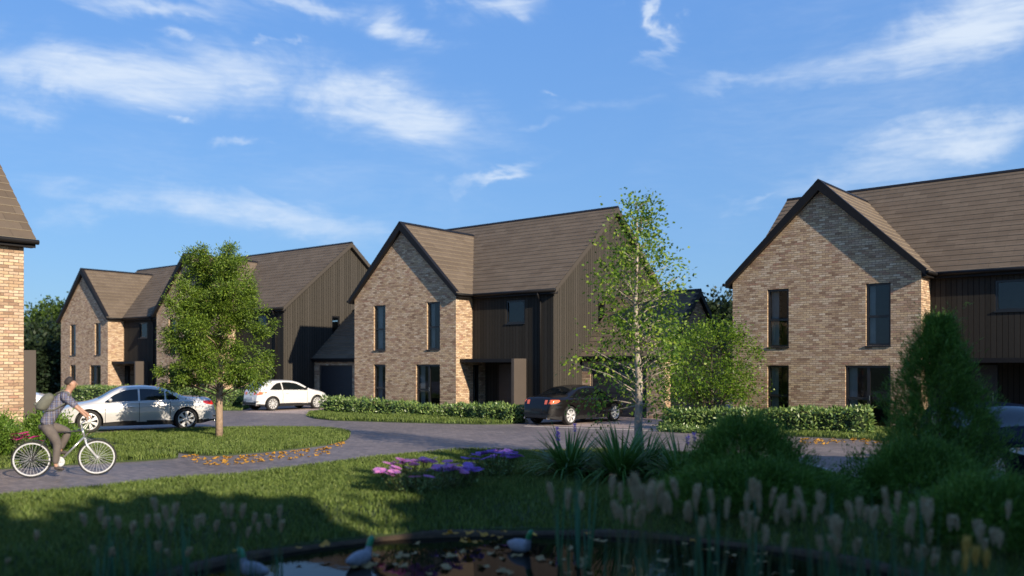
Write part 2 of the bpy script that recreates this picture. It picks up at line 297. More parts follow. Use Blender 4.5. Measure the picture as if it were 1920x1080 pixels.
# ------------------------------------------------------------ mesh helpers
class MB:
    def __init__(s): s.v = []; s.f = []; s.m = []
    def add(s, vs, fs, m=0):
        o = len(s.v); s.v += [tuple(p) for p in vs]; s.f += [tuple(i + o for i in f) for f in fs]; s.m += [m] * len(fs); return s
    def box(s, x0, x1, y0, y1, z0, z1, m=0):
        return s.add([(x0, y0, z0), (x1, y0, z0), (x1, y1, z0), (x0, y1, z0), (x0, y0, z1), (x1, y0, z1), (x1, y1, z1), (x0, y1, z1)],
                     [(0, 3, 2, 1), (4, 5, 6, 7), (0, 1, 5, 4), (1, 2, 6, 5), (2, 3, 7, 6), (3, 0, 4, 7)], m)
    def poly(s, pts, m=0): return s.add(pts, [tuple(range(len(pts)))], m)
    def prism(s, pts, d, m=0):                # extrude a polygon by vector d
        n = len(pts); d = Vector(d); q = [tuple(Vector(p) + d) for p in pts]
        return s.add(list(pts) + q, [tuple(range(n - 1, -1, -1)), tuple(range(n, 2 * n))] + [(i, (i + 1) % n, n + (i + 1) % n, n + i) for i in range(n)], m)
    def tube(s, pts, rs, seg=8, m=0, cap=True):
        pts = [Vector(p) for p in pts]; n = len(pts)
        if not hasattr(rs, '__len__'): rs = [rs] * n
        vs = []; up = Vector((0, 0, 1))
        for i, p in enumerate(pts):
            d = (pts[min(i + 1, n - 1)] - pts[max(i - 1, 0)]).normalized()
            if i == 0:
                a = d.cross(up)
                if a.length < .2: a = d.cross(Vector((1, 0, 0)))
            else: a = pa - d * pa.dot(d)      # carry the frame along, so the rings never twist
            a.normalize(); pa = a; b = d.cross(a)
            for k in range(seg):
                t = 2 * math.pi * k / seg; vs.append(p + (a * math.cos(t) + b * math.sin(t)) * rs[i])
        fs = [(i * seg + k, i * seg + (k + 1) % seg, (i + 1) * seg + (k + 1) % seg, (i + 1) * seg + k) for i in range(n - 1) for k in range(seg)]
        if cap: fs += [tuple(range(seg - 1, -1, -1)), tuple(range((n - 1) * seg, n * seg))]
        return s.add(vs, fs, m)
    def lathe(s, prof, axis='y', seg=32, c=(0, 0, 0), m=0, sy=1):   # prof of (r, h)
        vs = []
        for r, h in prof:
            for k in range(seg):
                t = 2 * math.pi * k / seg; a, b = r * math.cos(t), r * math.sin(t)
                p = {'y': (a, h, b), 'z': (a, b * sy, h), 'x': (h, a, b)}[axis]; vs.append((p[0] + c[0], p[1] + c[1], p[2] + c[2]))
        n = len(prof)
        fs = [(i * seg + k, i * seg + (k + 1) % seg, (i + 1) * seg + (k + 1) % seg, (i + 1) * seg + k) for i in range(n - 1) for k in range(seg)]
        return s.add(vs, fs, m)
    def grid(s, P, m=0, close=False):          # P[i][j] points
        a, b = len(P), len(P[0]); vs = [p for r in P for p in r]
        return s.add(vs, [(i * b + j, i * b + j + 1, (i + 1) * b + j + 1, (i + 1) * b + j) for i in range(a - 1) for j in range(b - 1)], m)
    def build(s, name, mats, parent=None, smooth=False, uv=False, recalc=False):
        me = bpy.data.meshes.new(name); me.from_pydata(s.v, [], s.f)
        if not isinstance(mats, (list, tuple)): mats = [mats]
        for x in mats: me.materials.append(MATS[x])
        if len(mats) > 1: me.polygons.foreach_set('material_index', s.m)
        if smooth: me.polygons.foreach_set('use_smooth', [True] * len(s.f))
        if recalc:
            import bmesh
            bm = bmesh.new(); bm.from_mesh(me); bmesh.ops.remove_doubles(bm, verts=bm.verts, dist=1e-4); bmesh.ops.recalc_face_normals(bm, faces=bm.faces); bm.to_mesh(me); bm.free()
        if uv: autouv(me)
        me.update(); o = bpy.data.objects.new(name, me); COL.objects.link(o)
        if parent is not None: o.parent = parent
        return o
def autouv(me):
    l = me.uv_layers.new(name='UVMap'); dat = l.data
    for p in me.polygons:
        n = p.normal
        if abs(n.z) > .97: a = Vector((1, 0, 0)); b = Vector((0, 1, 0))
        else:
            a = Vector((-n.y, n.x, 0)).normalized()
            if abs(a.x) > abs(a.y):
                if a.x < 0: a = -a
            elif a.y < 0: a = -a
            b = n.cross(a)
            if b.z < 0: b = -b
        for li in p.loop_indices:
            co = me.vertices[me.loops[li].vertex_index].co; dat[li].uv = (co.dot(a), co.dot(b))
def np_mesh(name, V, Q, mat, parent=None, smooth=False):
    V = np.asarray(V, np.float32).reshape(-1, 3); Q = np.asarray(Q, np.int32); k = Q.shape[1]
    me = bpy.data.meshes.new(name); me.vertices.add(len(V)); me.vertices.foreach_set('co', V.ravel())
    me.loops.add(Q.size); me.loops.foreach_set('vertex_index', Q.ravel()); me.polygons.add(len(Q))
    me.polygons.foreach_set('loop_start', np.arange(0, Q.size, k, dtype=np.int32))
    if smooth: me.polygons.foreach_set('use_smooth', np.ones(len(Q), bool))
    me.materials.append(MATS[mat]); me.update(); me.validate()
    o = bpy.data.objects.new(name, me); COL.objects.link(o)
    if parent is not None: o.parent = parent
    return o
def empty(name, loc=(0, 0, 0), rz=0):
    o = bpy.data.objects.new(name, None); COL.objects.link(o); o.location = loc; o.rotation_euler = (0, 0, rz); o.empty_display_size = .2; return o
def tag(o, label=None, cat=None, group=None, kind=None):
    if label: o['label'] = label
    if cat: o['category'] = cat
    if group: o['group'] = group
    if kind: o['kind'] = kind
    return o
def copy_tree(o, parent=None):
    c = o.copy(); COL.objects.link(c); c.parent = parent
    for ch in list(o.children): copy_tree(ch, c)
    return c
def skin_mesh(name, pts, rad, edges, mat, parent=None, sub=2, root=0):
    me = bpy.data.meshes.new(name); me.from_pydata(pts, edges, []); o = bpy.data.objects.new(name, me); COL.objects.link(o)
    o.modifiers.new('s', 'SKIN').use_smooth_shade = True
    for i, r in enumerate(rad):
        v = me.skin_vertices[0].data[i]; v.radius = r if hasattr(r, '__len__') else (r, r); v.use_root = (i == root)
    sb = o.modifiers.new('b', 'SUBSURF'); sb.levels = sub; sb.render_levels = sub
    dg = bpy.context.evaluated_depsgraph_get(); me2 = bpy.data.meshes.new_from_object(o.evaluated_get(dg))
    o.modifiers.clear(); o.data = me2; bpy.data.meshes.remove(me); me2.name = name
    me2.materials.clear(); me2.materials.append(MATS[mat])
    me2.polygons.foreach_set('use_smooth', [True] * len(me2.polygons))
    if parent is not None: o.parent = parent
    return o

# ------------------------------------------------------------ ground, roads, pond
PC = (0.3, 7.2); PR = 5.0; WZ = -0.25
def struct(o, nm=None): o['kind'] = 'structure'; return o
def edge_pts():
    px = [(0, 942), (120, 932), (250, 920), (400, 905), (560, 890), (640, 877), (700, 868), (770, 861), (850, 856), (930, 853), (1020, 853)]
    e = [G(*p) for p in px] + [(2.2, 20.6), (3.6, 20.0), (4.9, 18.9), (5.8, 17.4), (6.15, 15.9), (6.2, 14.6), (6.5, 12.6), (7.3, 10.0), (9, 7), (12, 4), (16, 1)]
    return [(-22, 3.0), (-15, 8.2), (-11, 11.2)] + e
EDGE = edge_pts()
def edgeR(th):        # distance from the pond centre to the lawn's edge along angle th
    c = Vector((math.cos(th), math.sin(th))); best = None
    for a, b in zip(EDGE[:-1], EDGE[1:]):
        A = Vector(a) - Vector(PC); B = Vector(b) - Vector(PC); d = B - A
        den = c.x * d.y - c.y * d.x
        if abs(den) < 1e-9: continue
        t = (A.x * d.y - A.y * d.x) / den; s_ = (A.x * c.y - A.y * c.x) / den
        if t > 0 and -1e-6 <= s_ <= 1 + 1e-6: best = t if best is None else min(best, t)
    return best if best else 30.0
def lawn_h(x, y):
    r = np.hypot(x - PC[0], y - PC[1]); t = np.clip((r - PR) / 1.5, 0, 1); s = t * t * (3 - 2 * t)
    bumpy = .02 * np.sin(x * 1.3) * np.cos(y * 1.1)
    return -.17 + s * .27 + bumpy * t
NT = 180; ths = [2 * math.pi * i / NT for i in range(NT)]; ER = [edgeR(t) for t in ths]
mb = MB(); NRr = 26
rows = []
for j in range(NRr + 2):
    row = []
    for i in range(NT + 1):
        k = i % NT; t = ths[k]; Rm = ER[k]
        if j <= NRr:
            r = PR + (Rm - PR) * (j / NRr) ** 1.4; x = PC[0] + r * math.cos(t); y = PC[1] + r * math.sin(t)
            z = float(lawn_h(x, y)); fe = min(1, (Rm - r) / .5); z = z * fe + .035 * (1 - fe) if r > PR + 1 else z
        else: r = Rm + .03; x = PC[0] + r * math.cos(t); y = PC[1] + r * math.sin(t); z = -.05
        row.append((x, y, z))
    rows.append(row)
rows.insert(0, [(p[0], p[1], -.5) for p in rows[0]])
mb.grid(rows); struct(mb.build('lawn', 'ground', smooth=True))
mb = MB(); rows = [[(PC[0] + r * math.cos(t), PC[1] + r * math.sin(t), z) for t in ths + [0]] for r, z in ((5.02, -.19), (4.9, -.5), (4.0, -.9), (0.01, -1.0))]
mb.grid(rows); struct(mb.build('pond_bed', 'soil', smooth=True))
mb = MB(); mb.poly([(PC[0] + 5.0 * math.cos(t), PC[1] + 5.0 * math.sin(t), WZ) for t in ths]); struct(mb.build('water', 'water'))
mb = MB(); rows = [[(PC[0] + (r + .03 * math.sin(7 * t) + .02 * math.sin(17 * t)) * math.cos(t), PC[1] + (r + .03 * math.sin(7 * t) + .02 * math.sin(17 * t)) * math.sin(t), z + .02 * math.sin(11 * t)) for t in ths + [0]] for r, z in ((4.90, -.34), (4.92, -.215), (4.98, -.185), (5.04, -.18), (5.09, -.21))]
mb.grid(rows); o = mb.build('pond_edging', 'edging', smooth=True); struct(o)
# ground ring reaching the horizon, with a hole for the pond basin
mb = MB(); rows = [[(PC[0] + r * math.cos(t), PC[1] + r * math.sin(t), -.02) for t in ths + [0]] for r in (6.35, 40, 200, 1500)]
mb.grid(rows); struct(mb.build('ground', 'ground'))
# road: one asphalt-dark paved sheet that starts at the near lawn's edge
mb = MB(); rows = [[], []]
sel = [e for e in EDGE]
far = [(-80, 30), (-75, 60), (-60, 80)] + [(-45 + 95 * i / (len(sel) - 6), 85) for i in range(len(sel) - 5)] + [(70, 60), (60, 5)]
far = far[:len(sel)]
rows = [[(a[0], a[1] , 0.0) for a in sel], [(b[0], b[1], 0.0) for b in far]]
mb.grid(rows); struct(mb.build('road', 'road_pavers'))
def sheet(name, pts, z, mat, kind='structure'):
    mb = MB(); mb.poly([(p[0], p[1], z) for p in pts]); o = mb.build(name, mat); o['kind'] = kind; return o
HX = lambda h, x, y: (h[0] + x * math.cos(h[2]) + y * math.sin(h[2]), h[1] - x * math.sin(h[2]) + y * math.cos(h[2]))
HM = (-7.574, 41.103, .678, .039); HR = (8.294, 32.123, .704, -.0); HL1 = (-31.376, 59.455, .667, .003); HL2 = (-21.645, 52.044, .667, .03)
sheet('driveway_beside_middle_house', [G(988, 797), G(1232, 805), (5.2, 30.5), HX(HM, 15.6, 3.2), HX(HM, 10.9, 3.2), HX(HM, 10.9, 1.5), (.75, 33.2)], .004, 'drive_pavers').name = 'driveway'
sheet('driveway', [G(455, 773), G(570, 776), HX(HM, -.6, -1.2), HX(HM, -.6, 1.2), HX(HL2, 15.6, 3.2), HX(HL2, 10.9, 3.2), HX(HL2, 10.9, 1.0)], .004, 'drive_pavers')
sheet('driveway', [(-22, 24.3), G(60, 822), G(180, 820), G(300, 811), G(410, 803), (-10.6, 30.3), (-13, 32.5), (-22, 38)], .004, 'drive_pavers')
sheet('driveway', [(6.35, 19.4), (6.30, 15.3), (6.7, 12.4), (7.6, 10.1), (11, 6), (22, 8), (20, 22), (13.5, 22.4), (9.0, 20.6)], .004, 'road_pavers')
def strip(name, pts, w, h, mat):
    mb = MB()
    for a, b in zip(pts[:-1], pts[1:]):
        A = Vector(a); B = Vector(b); d = (B - A).normalized(); n = Vector((-d.y, d.x)) * w / 2
        c = [A + n, A - n, B - n, B + n]; mb.prism([(p.x, p.y, -.03) for p in c], (0, 0, h + .03))
    o = mb.build(name, mat); return struct(o)
strip('kerb', [(6.42, 19.3), (6.33, 17.6), (6.30, 16.0), (6.34, 14.6), (6.62, 12.6), (7.45, 10.0)], .22, .05, 'kerb_stone')
strip('kerb', [G(984, 799), G(1238, 808)], .16, .012, 'kerb_stone')

def pin(poly, x, y):
    inside = np.zeros(len(x), bool); n = len(poly)
    for i in range(n):
        x1, y1 = poly[i]; x2, y2 = poly[(i + 1) % n]
        c = ((y1 > y) != (y2 > y)); 
        with np.errstate(divide='ignore', invalid='ignore'): xi = (x2 - x1) * (y - y1) / (y2 - y1) + x1
        inside ^= c & (x < xi)
    return inside
def grass(name, poly, dens, hmin, hmax, w, hf=None, exclude=None, mat='grass_blade', fall=None):
    P = np.array(poly); x0, y0 = P.min(0); x1, y1 = P.max(0); n = int((x1 - x0) * (y1 - y0) * dens)
    x = rng.uniform(x0, x1, n); y = rng.uniform(y0, y1, n); m = pin(poly, x, y)
    if exclude is not None: m &= ~exclude(x, y)
    if fall is not None: m &= rng.uniform(0, 1, n) < fall(x, y)
    x = x[m]; y = y[m]; n = len(x); z = hf(x, y) if hf is not None else np.zeros(n)
    a = rng.uniform(0, 2 * np.pi, n); h = rng.uniform(hmin, hmax, n) * (1 + .25 * np.sin(x * 2.1 + 1) * np.cos(y * 1.7)); ww = w * rng.uniform(.7, 1.3, n)
    la = rng.uniform(0, 2 * np.pi, n); ln = h * rng.uniform(.1, .8, n)
    V = np.zeros((n, 5, 3)); dx = np.cos(a) * ww / 2; dy = np.sin(a) * ww / 2
    V[:, 0] = np.stack([x - dx, y - dy, z - .01], 1); V[:, 1] = np.stack([x + dx, y + dy, z - .01], 1)
    mx = x + np.cos(la) * ln * .35; my = y + np.sin(la) * ln * .35
    V[:, 2] = np.stack([mx + dx * .8, my + dy * .8, z + h * .6], 1); V[:, 4] = np.stack([mx - dx * .8, my - dy * .8, z + h * .6], 1)
    V[:, 3] = np.stack([x + np.cos(la) * ln, y + np.sin(la) * ln, z + h], 1)
    Q = np.arange(n)[:, None] * 5 + np.array([0, 1, 2, 3, 4])[None]
    o = np_mesh(name, V, Q, mat); o['kind'] = 'stuff'; return o
def lawn(name, pts, dens, glab, h=(.05, .11), w=.016):
    mb = MB(); c = Vector((sum(p[0] for p in pts) / len(pts), sum(p[1] for p in pts) / len(pts)))
    mb.prism([(p[0], p[1], -.03) for p in pts], (0, 0, .06)); struct(mb.build('lawn', 'ground', recalc=True))
    o = grass('grass', pts, dens, h[0], h[1], w, lambda x, y: np.full(len(x), .03)); tag(o, glab, 'grass')
def smooth(pts, n=3):
    for _ in range(n):
        q = []
        for a, b in zip(pts, pts[1:] + pts[:1]):
            q += [(a[0] * .75 + b[0] * .25, a[1] * .75 + b[1] * .25), (a[0] * .25 + b[0] * .75, a[1] * .25 + b[1] * .75)]
        pts = q
    return pts
ISL = smooth([G(*p) for p in [(150, 817), (230, 813), (330, 808), (430, 804), (560, 803), (648, 806), (660, 818), (640, 832), (560, 842), (480, 850), (400, 857), (335, 850), (260, 840), (200, 831)]], 2)
lawn('lawn', ISL, 900, 'short mown grass covering the island around the young tree', (.05, .10))
LA = smooth([G(*p) for p in [(-140, 892), (0, 880), (190, 869), (300, 863), (345, 858), (300, 850), (240, 843), (190, 836), (130, 836)]] + [(-12.2, 20.6), (-15.5, 17.2)], 2)
lawn('lawn', LA, 1100, 'grass verge along the paving behind the bicycle', (.07, .15), .018)
LM = smooth([G(566, 778), G(600, 788), G(700, 791), G(800, 794), G(940, 797), G(985, 792), HX(HM, 9.8, .2), HX(HM, 6, .1), HX(HM, 0, -.05), HX(HM, -.8, -.3)], 1)
lawn('lawn', LM, 500, 'narrow grass strip in front of the hedges of the middle house', (.08, .16), .025)
LR = smooth([G(1232, 806), G(1330, 813), G(1480, 818), G(1640, 826), G(1725, 832), (14, 22.5), HX(HR, 9, 0), HX(HR, 0, 0), (5.4, 31)], 1)
lawn('lawn', LR, 500, 'low grass and ground cover below the hedge of the right house', (.06, .13), .025)
LL2 = [G(380, 770), G(452, 770), HX(HL2, 10.2, .2), HX(HL2, -.5, -.2), (-20, 46)]
lawn('lawn', LL2, 250, 'far grass strip under the hedge behind the young island tree', (.08, .15), .03)
LL1 = [G(100, 742), G(330, 742), HX(HL1, 11, .2), HX(HL1, -1.5, -.2)]
lawn('lawn', LL1, 150, 'far grass strip in front of the farthest brick house', (.08, .15), .04)
NEAR = [(p[0], p[1]) for p in EDGE if p[1] > 5] + [(9, 5), (-14, 5)]
ex = lambda x, y: np.hypot(x - PC[0], y - PC[1]) < 5.0
def hnear(x, y): return np.maximum(lawn_h(x, y), -.2)
o = grass('grass', [p for p in NEAR], 1500, .05, .10, .013, hnear, lambda x, y: ex(x, y) | (np.abs(x / np.maximum(y, .1)) > .68) | (y < 6))
tag(o, 'near lawn of fine grass sloping down to the pond', 'grass')

# ------------------------------------------------------------ houses
HW, HT, DP, DR, YM = 6.612, 11.054, 1.062, 10.26, 5.661
ZE, ZR, ZM, OV, SV = 5.05, 8.61, 9.23, .20, .20
def roof_rows(mb, E, U, S, N, ulen, slen, uclip=None):
    """stepped rows of tiles: E eave corner, U along the eave, S up the slope, N outward"""
    n = max(1, round(slen / .32)); h = slen / n; E, U, S, N = map(Vector, (E, U, S, N))
    for i in range(n):
        u0 = 0; u1a = u1b = ulen
        if uclip: u1a = uclip(i * h); u1b = uclip((i + 1) * h)
        a = E + S * (i * h) + N * .028; b = E + S * ((i + 1) * h + .01) + N * .004; g = E + S * (i * h)
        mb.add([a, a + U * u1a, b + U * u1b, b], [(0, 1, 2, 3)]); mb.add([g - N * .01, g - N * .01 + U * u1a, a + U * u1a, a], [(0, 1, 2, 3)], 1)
def wall_open(mb, x0, x1, z0, z1, ops, P, depth, m=0):
    """wall in a plane, P(u, z, d) -> point; ops = list of (u0,u1,z0,z1); reveals of given depth"""
    xs = sorted({x0, x1} | {o[0] for o in ops} | {o[1] for o in ops}); zs = sorted({z0, z1} | {o[2] for o in ops} | {o[3] for o in ops})
    xs = [x for x in xs if x0 <= x <= x1]; zs = [z for z in zs if z0 <= z <= z1]
    for a, b in zip(xs[:-1], xs[1:]):
        for c, d in zip(zs[:-1], zs[1:]):
            if any(o[0] <= a and b <= o[1] and o[2] <= c and d <= o[3] for o in ops): continue
            mb.poly([P(a, c, 0), P(b, c, 0), P(b, d, 0), P(a, d, 0)], m)
    for a, b, c, d in ops:
        mb.poly([P(a, c, 0), P(a, d, 0), P(a, d, depth), P(a, c, depth)], m); mb.poly([P(b, d, 0), P(b, c, 0), P(b, c, depth), P(b, d, depth)], m)
        mb.poly([P(a, d, 0), P(b, d, 0), P(b, d, depth), P(a, d, depth)], m); mb.poly([P(b, c, 0), P(a, c, 0), P(a, c, depth), P(b, c, depth)], m)
def add_window(root, name, P, a, b, c, d, dep, bars=(), mull=(), curtain=0, fr=.075, flab=None):
    mb = MB()
    def pb(u0, u1, z0, z1, d0, d1):
        q = [P(u0, z0, d0), P(u1, z0, d0), P(u1, z1, d0), P(u0, z1, d0)]; mb.prism(q, Vector(P(u0, z0, d1)) - Vector(P(u0, z0, d0)))
    pb(a + .002, b - .002, d - fr, d - .002, dep - .05, dep + .03); pb(a + .002, b - .002, c + .002, c + fr, dep - .05, dep + .03)
    pb(a + .002, a + fr, c + fr, d - fr, dep - .05, dep + .03); pb(b - fr, b - .002, c + fr, d - fr, dep - .05, dep + .03)
    for z in bars:
        zz, u0, u1 = z if isinstance(z, tuple) else (z, a + fr, b - fr)
        pb(u0, u1, zz - .04, zz + .04, dep - .045, dep + .025)
    for u in mull: pb(u - .05, u + .05, c + fr, d - fr, dep - .048, dep + .028)
    pb(a - .02, b + .02, c - .045, c - .004, -.04, .05)
    w = mb.build(name, 'frame', root)
    g = MB(); g.poly([P(a + fr, c + fr, dep), P(b - fr, c + fr, dep), P(b - fr, d - fr, dep), P(a + fr, d - fr, dep)]); g.build('pane', 'window_glass', w)
    if curtain:
        q = MB(); n = 14
        for s0, s1 in ([(a + .04, a + (b - a) * curtain)] if curtain < 1 else [(a + .04, b - .04)]):
            rows = [[P(s0 + (s1 - s0) * i / n, z, dep + .16 + .03 * math.sin(i * 2.2)) for i in range(n + 1)] for z in (c + .05, d - .03)]
            q.grid(rows)
        q.build('curtain', 'curtain', w, smooth=True)
    return w
rz = lambda x: ZE + .18 + (ZR - ZE - .18) * (1 - abs(x - HW / 2) / (HW / 2 + SV))          # wing roof top at x
ry = lambda y: ZE + .18 + (ZM - ZE - .18) * (1 - abs(y - YM) / (YM - DP + SV))            # main roof top at y
def make_house():
    root = empty('brick_house')
    PF = lambda u, z, d: (u, d, z); PS = lambda u, z, d: (HT - d, u, z); PR_ = lambda u, z, d: (u, DP + d, z)
    ul = (1.365, 2.17, 2.813, 4.915); ur = (4.858, 5.662, 2.813, 4.915); ll = (1.365, 2.17, .05, 2.147); dr = (4.168, 5.662, .05, 2.147)
    mb = MB(); wall_open(mb, 0, HW, -.4, ZE, [ul, ur, ll, dr], PF, .16)
    mb.poly([(0, 0, ZE), (HW, 0, ZE), (HW, 0, rz(HW) - .12), (HW / 2, 0, ZR - .14), (0, 0, rz(0) - .12)])
    mb.poly([(0, 0, -.4), (0, 0, rz(0) - .12), (0, DR, rz(0) - .12), (0, DR, -.4)])
    for q in ([(HW, 0, 2.25), (HW, DP, 2.25), (HW, DP, rz(HW) - .12), (HW, 0, rz(HW) - .12)],):
        mb.poly(q)
    # return wall below, carried on into the recessed entrance, with its slit window
    PW = lambda u, z, d: (HW - d, u, z); sw = (1.12, 1.50, .12, 2.12)
    wall_open(mb, 0, 1.95, -.4, 2.25, [sw], PW, .1)
    mb.poly([(0, DR, -.4), (0, DR, ZE), (HT, DR, ZE), (HT, DR, -.4)])
    mb.poly([(0, DR, ZE), (0, YM, ZM - .15), (0, DP, ZE)])
    mb.build('wall', 'brick', root, uv=True)
    # dark boarded walls
    nx0, nx1, nz = HW + .004, 9.40, 2.25; rw = (8.539, 9.555, 3.886, 4.872); swn = (4.37, 4.96, 3.98, 4.93)
    mb = MB(); wall_open(mb, HW, HT, 2.25, ry(DP) - .1, [rw], PR_, .12); wall_open(mb, nx1, HT, -.4, 2.25, [], PR_, .1)
    mb.poly([(nx1, DP, -.4), (nx1, DP, nz), (nx1, 1.95, nz), (nx1, 1.95, -.4)]); mb.poly([(HW, DP, nz), (nx1, DP, nz), (nx1, 1.95, nz), (HW, 1.95, nz)])
    mb.poly([(HW, 1.95, -.4), (nx1, 1.95, -.4), (nx1, 1.95, nz), (HW, 1.95, nz)])
    mb.build('boarded_wall', 'cladding_front_shade', root, uv=True); mb = MB()
    wall_open(mb, DP, DR, -.4, ZE, [swn], PS, .1)
    mb.poly([(HT, DP, ZE), (HT, DR, ZE), (HT, DR, ry(DR) - .1), (HT, YM, ZM - .14), (HT, DP, ry(DP) - .1)])
    mb.build('boarded_wall', 'cladding', root, uv=True)
    # roof
    mb = MB(); sl = math.hypot(YM - DP + SV, ZM - ZE - .18); S = Vector((0, YM - DP + SV, ZM - ZE - .18)) / sl
    N = Vector((0, -S.z, S.y)); x0 = -.209; x1 = HT + .237
    roof_rows(mb, (x0, DP - SV, ZE + .18), (1, 0, 0), S, N, x1 - x0, sl)
    S2 = Vector((0, -S.y, S.z)); N2 = Vector((0, S.z, S.y)); roof_rows(mb, (x1, DR + SV, ZE + .18), (-1, 0, 0), S2, N2, x1 - x0, sl)
    wl = math.hypot(HW / 2 + SV, ZR - ZE - .18); T = Vector((HW / 2 + SV, 0, ZR - ZE - .18)) / wl
    yv = lambda z: DP - SV + (z - ZE - .18) / (S.z / S.y)          # where the main slope reaches height z
    clip = lambda s: max(.05, yv(ZE + .18 + T.z * s) + OV + .02)
    roof_rows(mb, (HW + SV, -OV, ZE + .18), (0, 1, 0), (-T.x, 0, T.z), (T.z, 0, T.x), 5, wl, clip)
    T2 = T; roof_rows(mb, (-SV, -OV, ZE + .18), (0, 1, 0), T2, (-T.z, 0, T.x), 5, wl, clip)
    roof = mb.build('roof', ['roof_tile', 'tile_edge_sunlit'], root, uv=True)
    mb = MB()   # underside and fascias
    for q, d in (([(x0, DP - SV, ZE + .17), (x1, DP - SV, ZE + .17), (x1, YM, ZM - .01), (x0, YM, ZM - .01)], -.1), ([(x0, DR + SV, ZE + .17), (x1, DR + SV, ZE + .17), (x1, YM, ZM - .012), (x0, YM, ZM - .012)], -.1),
                 ([(-SV, -OV, ZE + .17), (-SV, 1.2, ZE + .17), (HW / 2, 4.85, ZR - .01), (HW / 2, -OV, ZR - .01)], -.1), ([(HW + SV, -OV, ZE + .17), (HW + SV, .84, ZE + .17), (HW / 2, 4.85, ZR - .012), (HW / 2, -OV, ZR - .012)], -.1)):
        mb.prism(q, (0, 0, d))
    mb.box(HW + .01, x1 - .02, DP - SV + .005, DP + .0, ZE - .02, ZE + .15); mb.box(HW + .0, HW + SV - .01, 0.02, DP - SV, ZE - .015, ZE + .15); mb.box(-SV + .01, 0, 0.02, DR, ZE - .01, ZE + .15)
    mb.box(HW + SV, x1 - .02, DR + .0, DR + SV - .01, ZE - .02, ZE + .15)
    mb.build('fascia', 'black_trim', root)
    mb = MB(); D = .30
    for sg in (-1, 1):
        xa = HW / 2 + sg * (HW / 2 + SV); za = ZE + .17
        mb.prism([(xa, -OV - .012, za + .055), (HW / 2, -OV - .012, ZR + .055), (HW / 2, -OV - .012, ZR - D * 1.15), (xa - sg * .0, -OV - .012, za - .17)], (0, OV + .008, 0))
    mb.build('bargeboard', 'black_trim', root)
    for xs, xe in ((HT + .004, HT + .245), (-.217, -.02)):
        mb = MB()
        for sg in (-1, 1):
            ya = YM + sg * (YM - DP + SV)
            mb.prism([(xs, ya, ZE + .185), (xs, YM, ZM + .015), (xs, YM, ZM - .26), (xs, ya, ZE - .02)], (xe - xs, 0, 0))
        mb.build('bargeboard', 'verge_board', root)
    mb = MB(); mb.prism([(x0 - .01, YM - .12, ZM - .05), (x0 - .01, YM, ZM + .055), (x0 - .01, YM + .12, ZM - .05)], (x1 - x0 + .02, 0, 0)); mb.prism([(HW / 2 - .12, -OV - .02, ZR - .06), (HW / 2, -OV - .02, ZR + .055), (HW / 2 + .12, -OV - .02, ZR - .06)], (0, 5.1, 0))
    mb.build('ridge_tile', 'black_trim', roof)
    mb = MB()
    def gutter(p, q): mb.tube([p, q], .062, 10)
    gutter((HW + SV + .02, DP - SV - .055, ZE + .12), (x1 + .03, DP - SV - .055, ZE + .12)); gutter((HW + SV + .055, -OV - .02, ZE + .115), (HW + SV + .055, DP - SV - .04, ZE + .115)); gutter((-SV - .055, -OV - .02, ZE + .115), (-SV - .055, DR, ZE + .115))
    mb.tube([(10.42, DP - SV - .05, ZE + .06), (10.42, DP - SV - .04, ZE - .06), (10.42, DP - .06, ZE - .28), (10.42, DP - .055, ZE - .42), (10.42, DP - .055, -.1)], .042, 10)
    mb.build('gutter', 'black_trim', root, smooth=True)
    add_window(root, 'window', PF, *ul, .12, bars=(3.80,), curtain=.42); add_window(root, 'window', PF, *ur, .12, bars=(3.80,), curtain=.30)
    add_window(root, 'window', PF, *ll, .12, bars=(1.05,), curtain=.40)
    w = add_window(root, 'glazed_door', PF, *dr, .12, bars=((1.02, dr[0] + .05, 4.91),), mull=(4.93,), curtain=.22)
    mb = MB(); mb.box(4.96, 4.985, .03, .07, .95, 1.12); mb.build('handle', 'chrome', w)
    add_window(root, 'window', PR_, *rw, .08, fr=.07); add_window(root, 'window', PS, *swn, .07, curtain=0)
    mb = MB()
    PW0 = PW; add_window(root, 'window', PW0, *sw, .06, curtain=1)
    # interior seen through the glass
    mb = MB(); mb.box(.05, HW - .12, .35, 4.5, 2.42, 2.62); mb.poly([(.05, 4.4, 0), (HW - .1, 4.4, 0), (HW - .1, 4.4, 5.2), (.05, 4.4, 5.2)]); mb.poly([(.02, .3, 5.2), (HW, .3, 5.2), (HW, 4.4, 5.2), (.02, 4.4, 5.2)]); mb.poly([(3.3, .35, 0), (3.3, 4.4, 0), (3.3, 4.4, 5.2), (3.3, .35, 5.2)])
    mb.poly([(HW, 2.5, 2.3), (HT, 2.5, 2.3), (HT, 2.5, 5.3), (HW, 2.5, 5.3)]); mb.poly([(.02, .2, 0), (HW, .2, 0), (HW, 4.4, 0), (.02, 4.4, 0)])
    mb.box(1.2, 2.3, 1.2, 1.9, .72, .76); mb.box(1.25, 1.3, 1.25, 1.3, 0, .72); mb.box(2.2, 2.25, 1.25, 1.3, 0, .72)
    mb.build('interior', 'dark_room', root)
    # entrance canopy, its side panel, front door
    mb = MB(); mb.box(HW - .02 + .024, 9.50, .239, DP - .004, 2.235, 2.384); mb.build('canopy', 'black_trim', root)  # canopy made black to put its front's grazing-light shade into the colour
    mb = MB(); mb.box(9.50, 9.64, .236, DP - .004, -.1, 2.387); mb.build('canopy_side_panel', 'grey_panel', root)
    mb = MB(); mb.box(7.45, 8.45, 1.90, 1.94, .06, 2.16); [mb.box(7.55, 8.35, 1.885, 1.90, z, z + .5) for z in (.2, .8, 1.4)]; d = mb.build('front_door', 'door_dark', root)
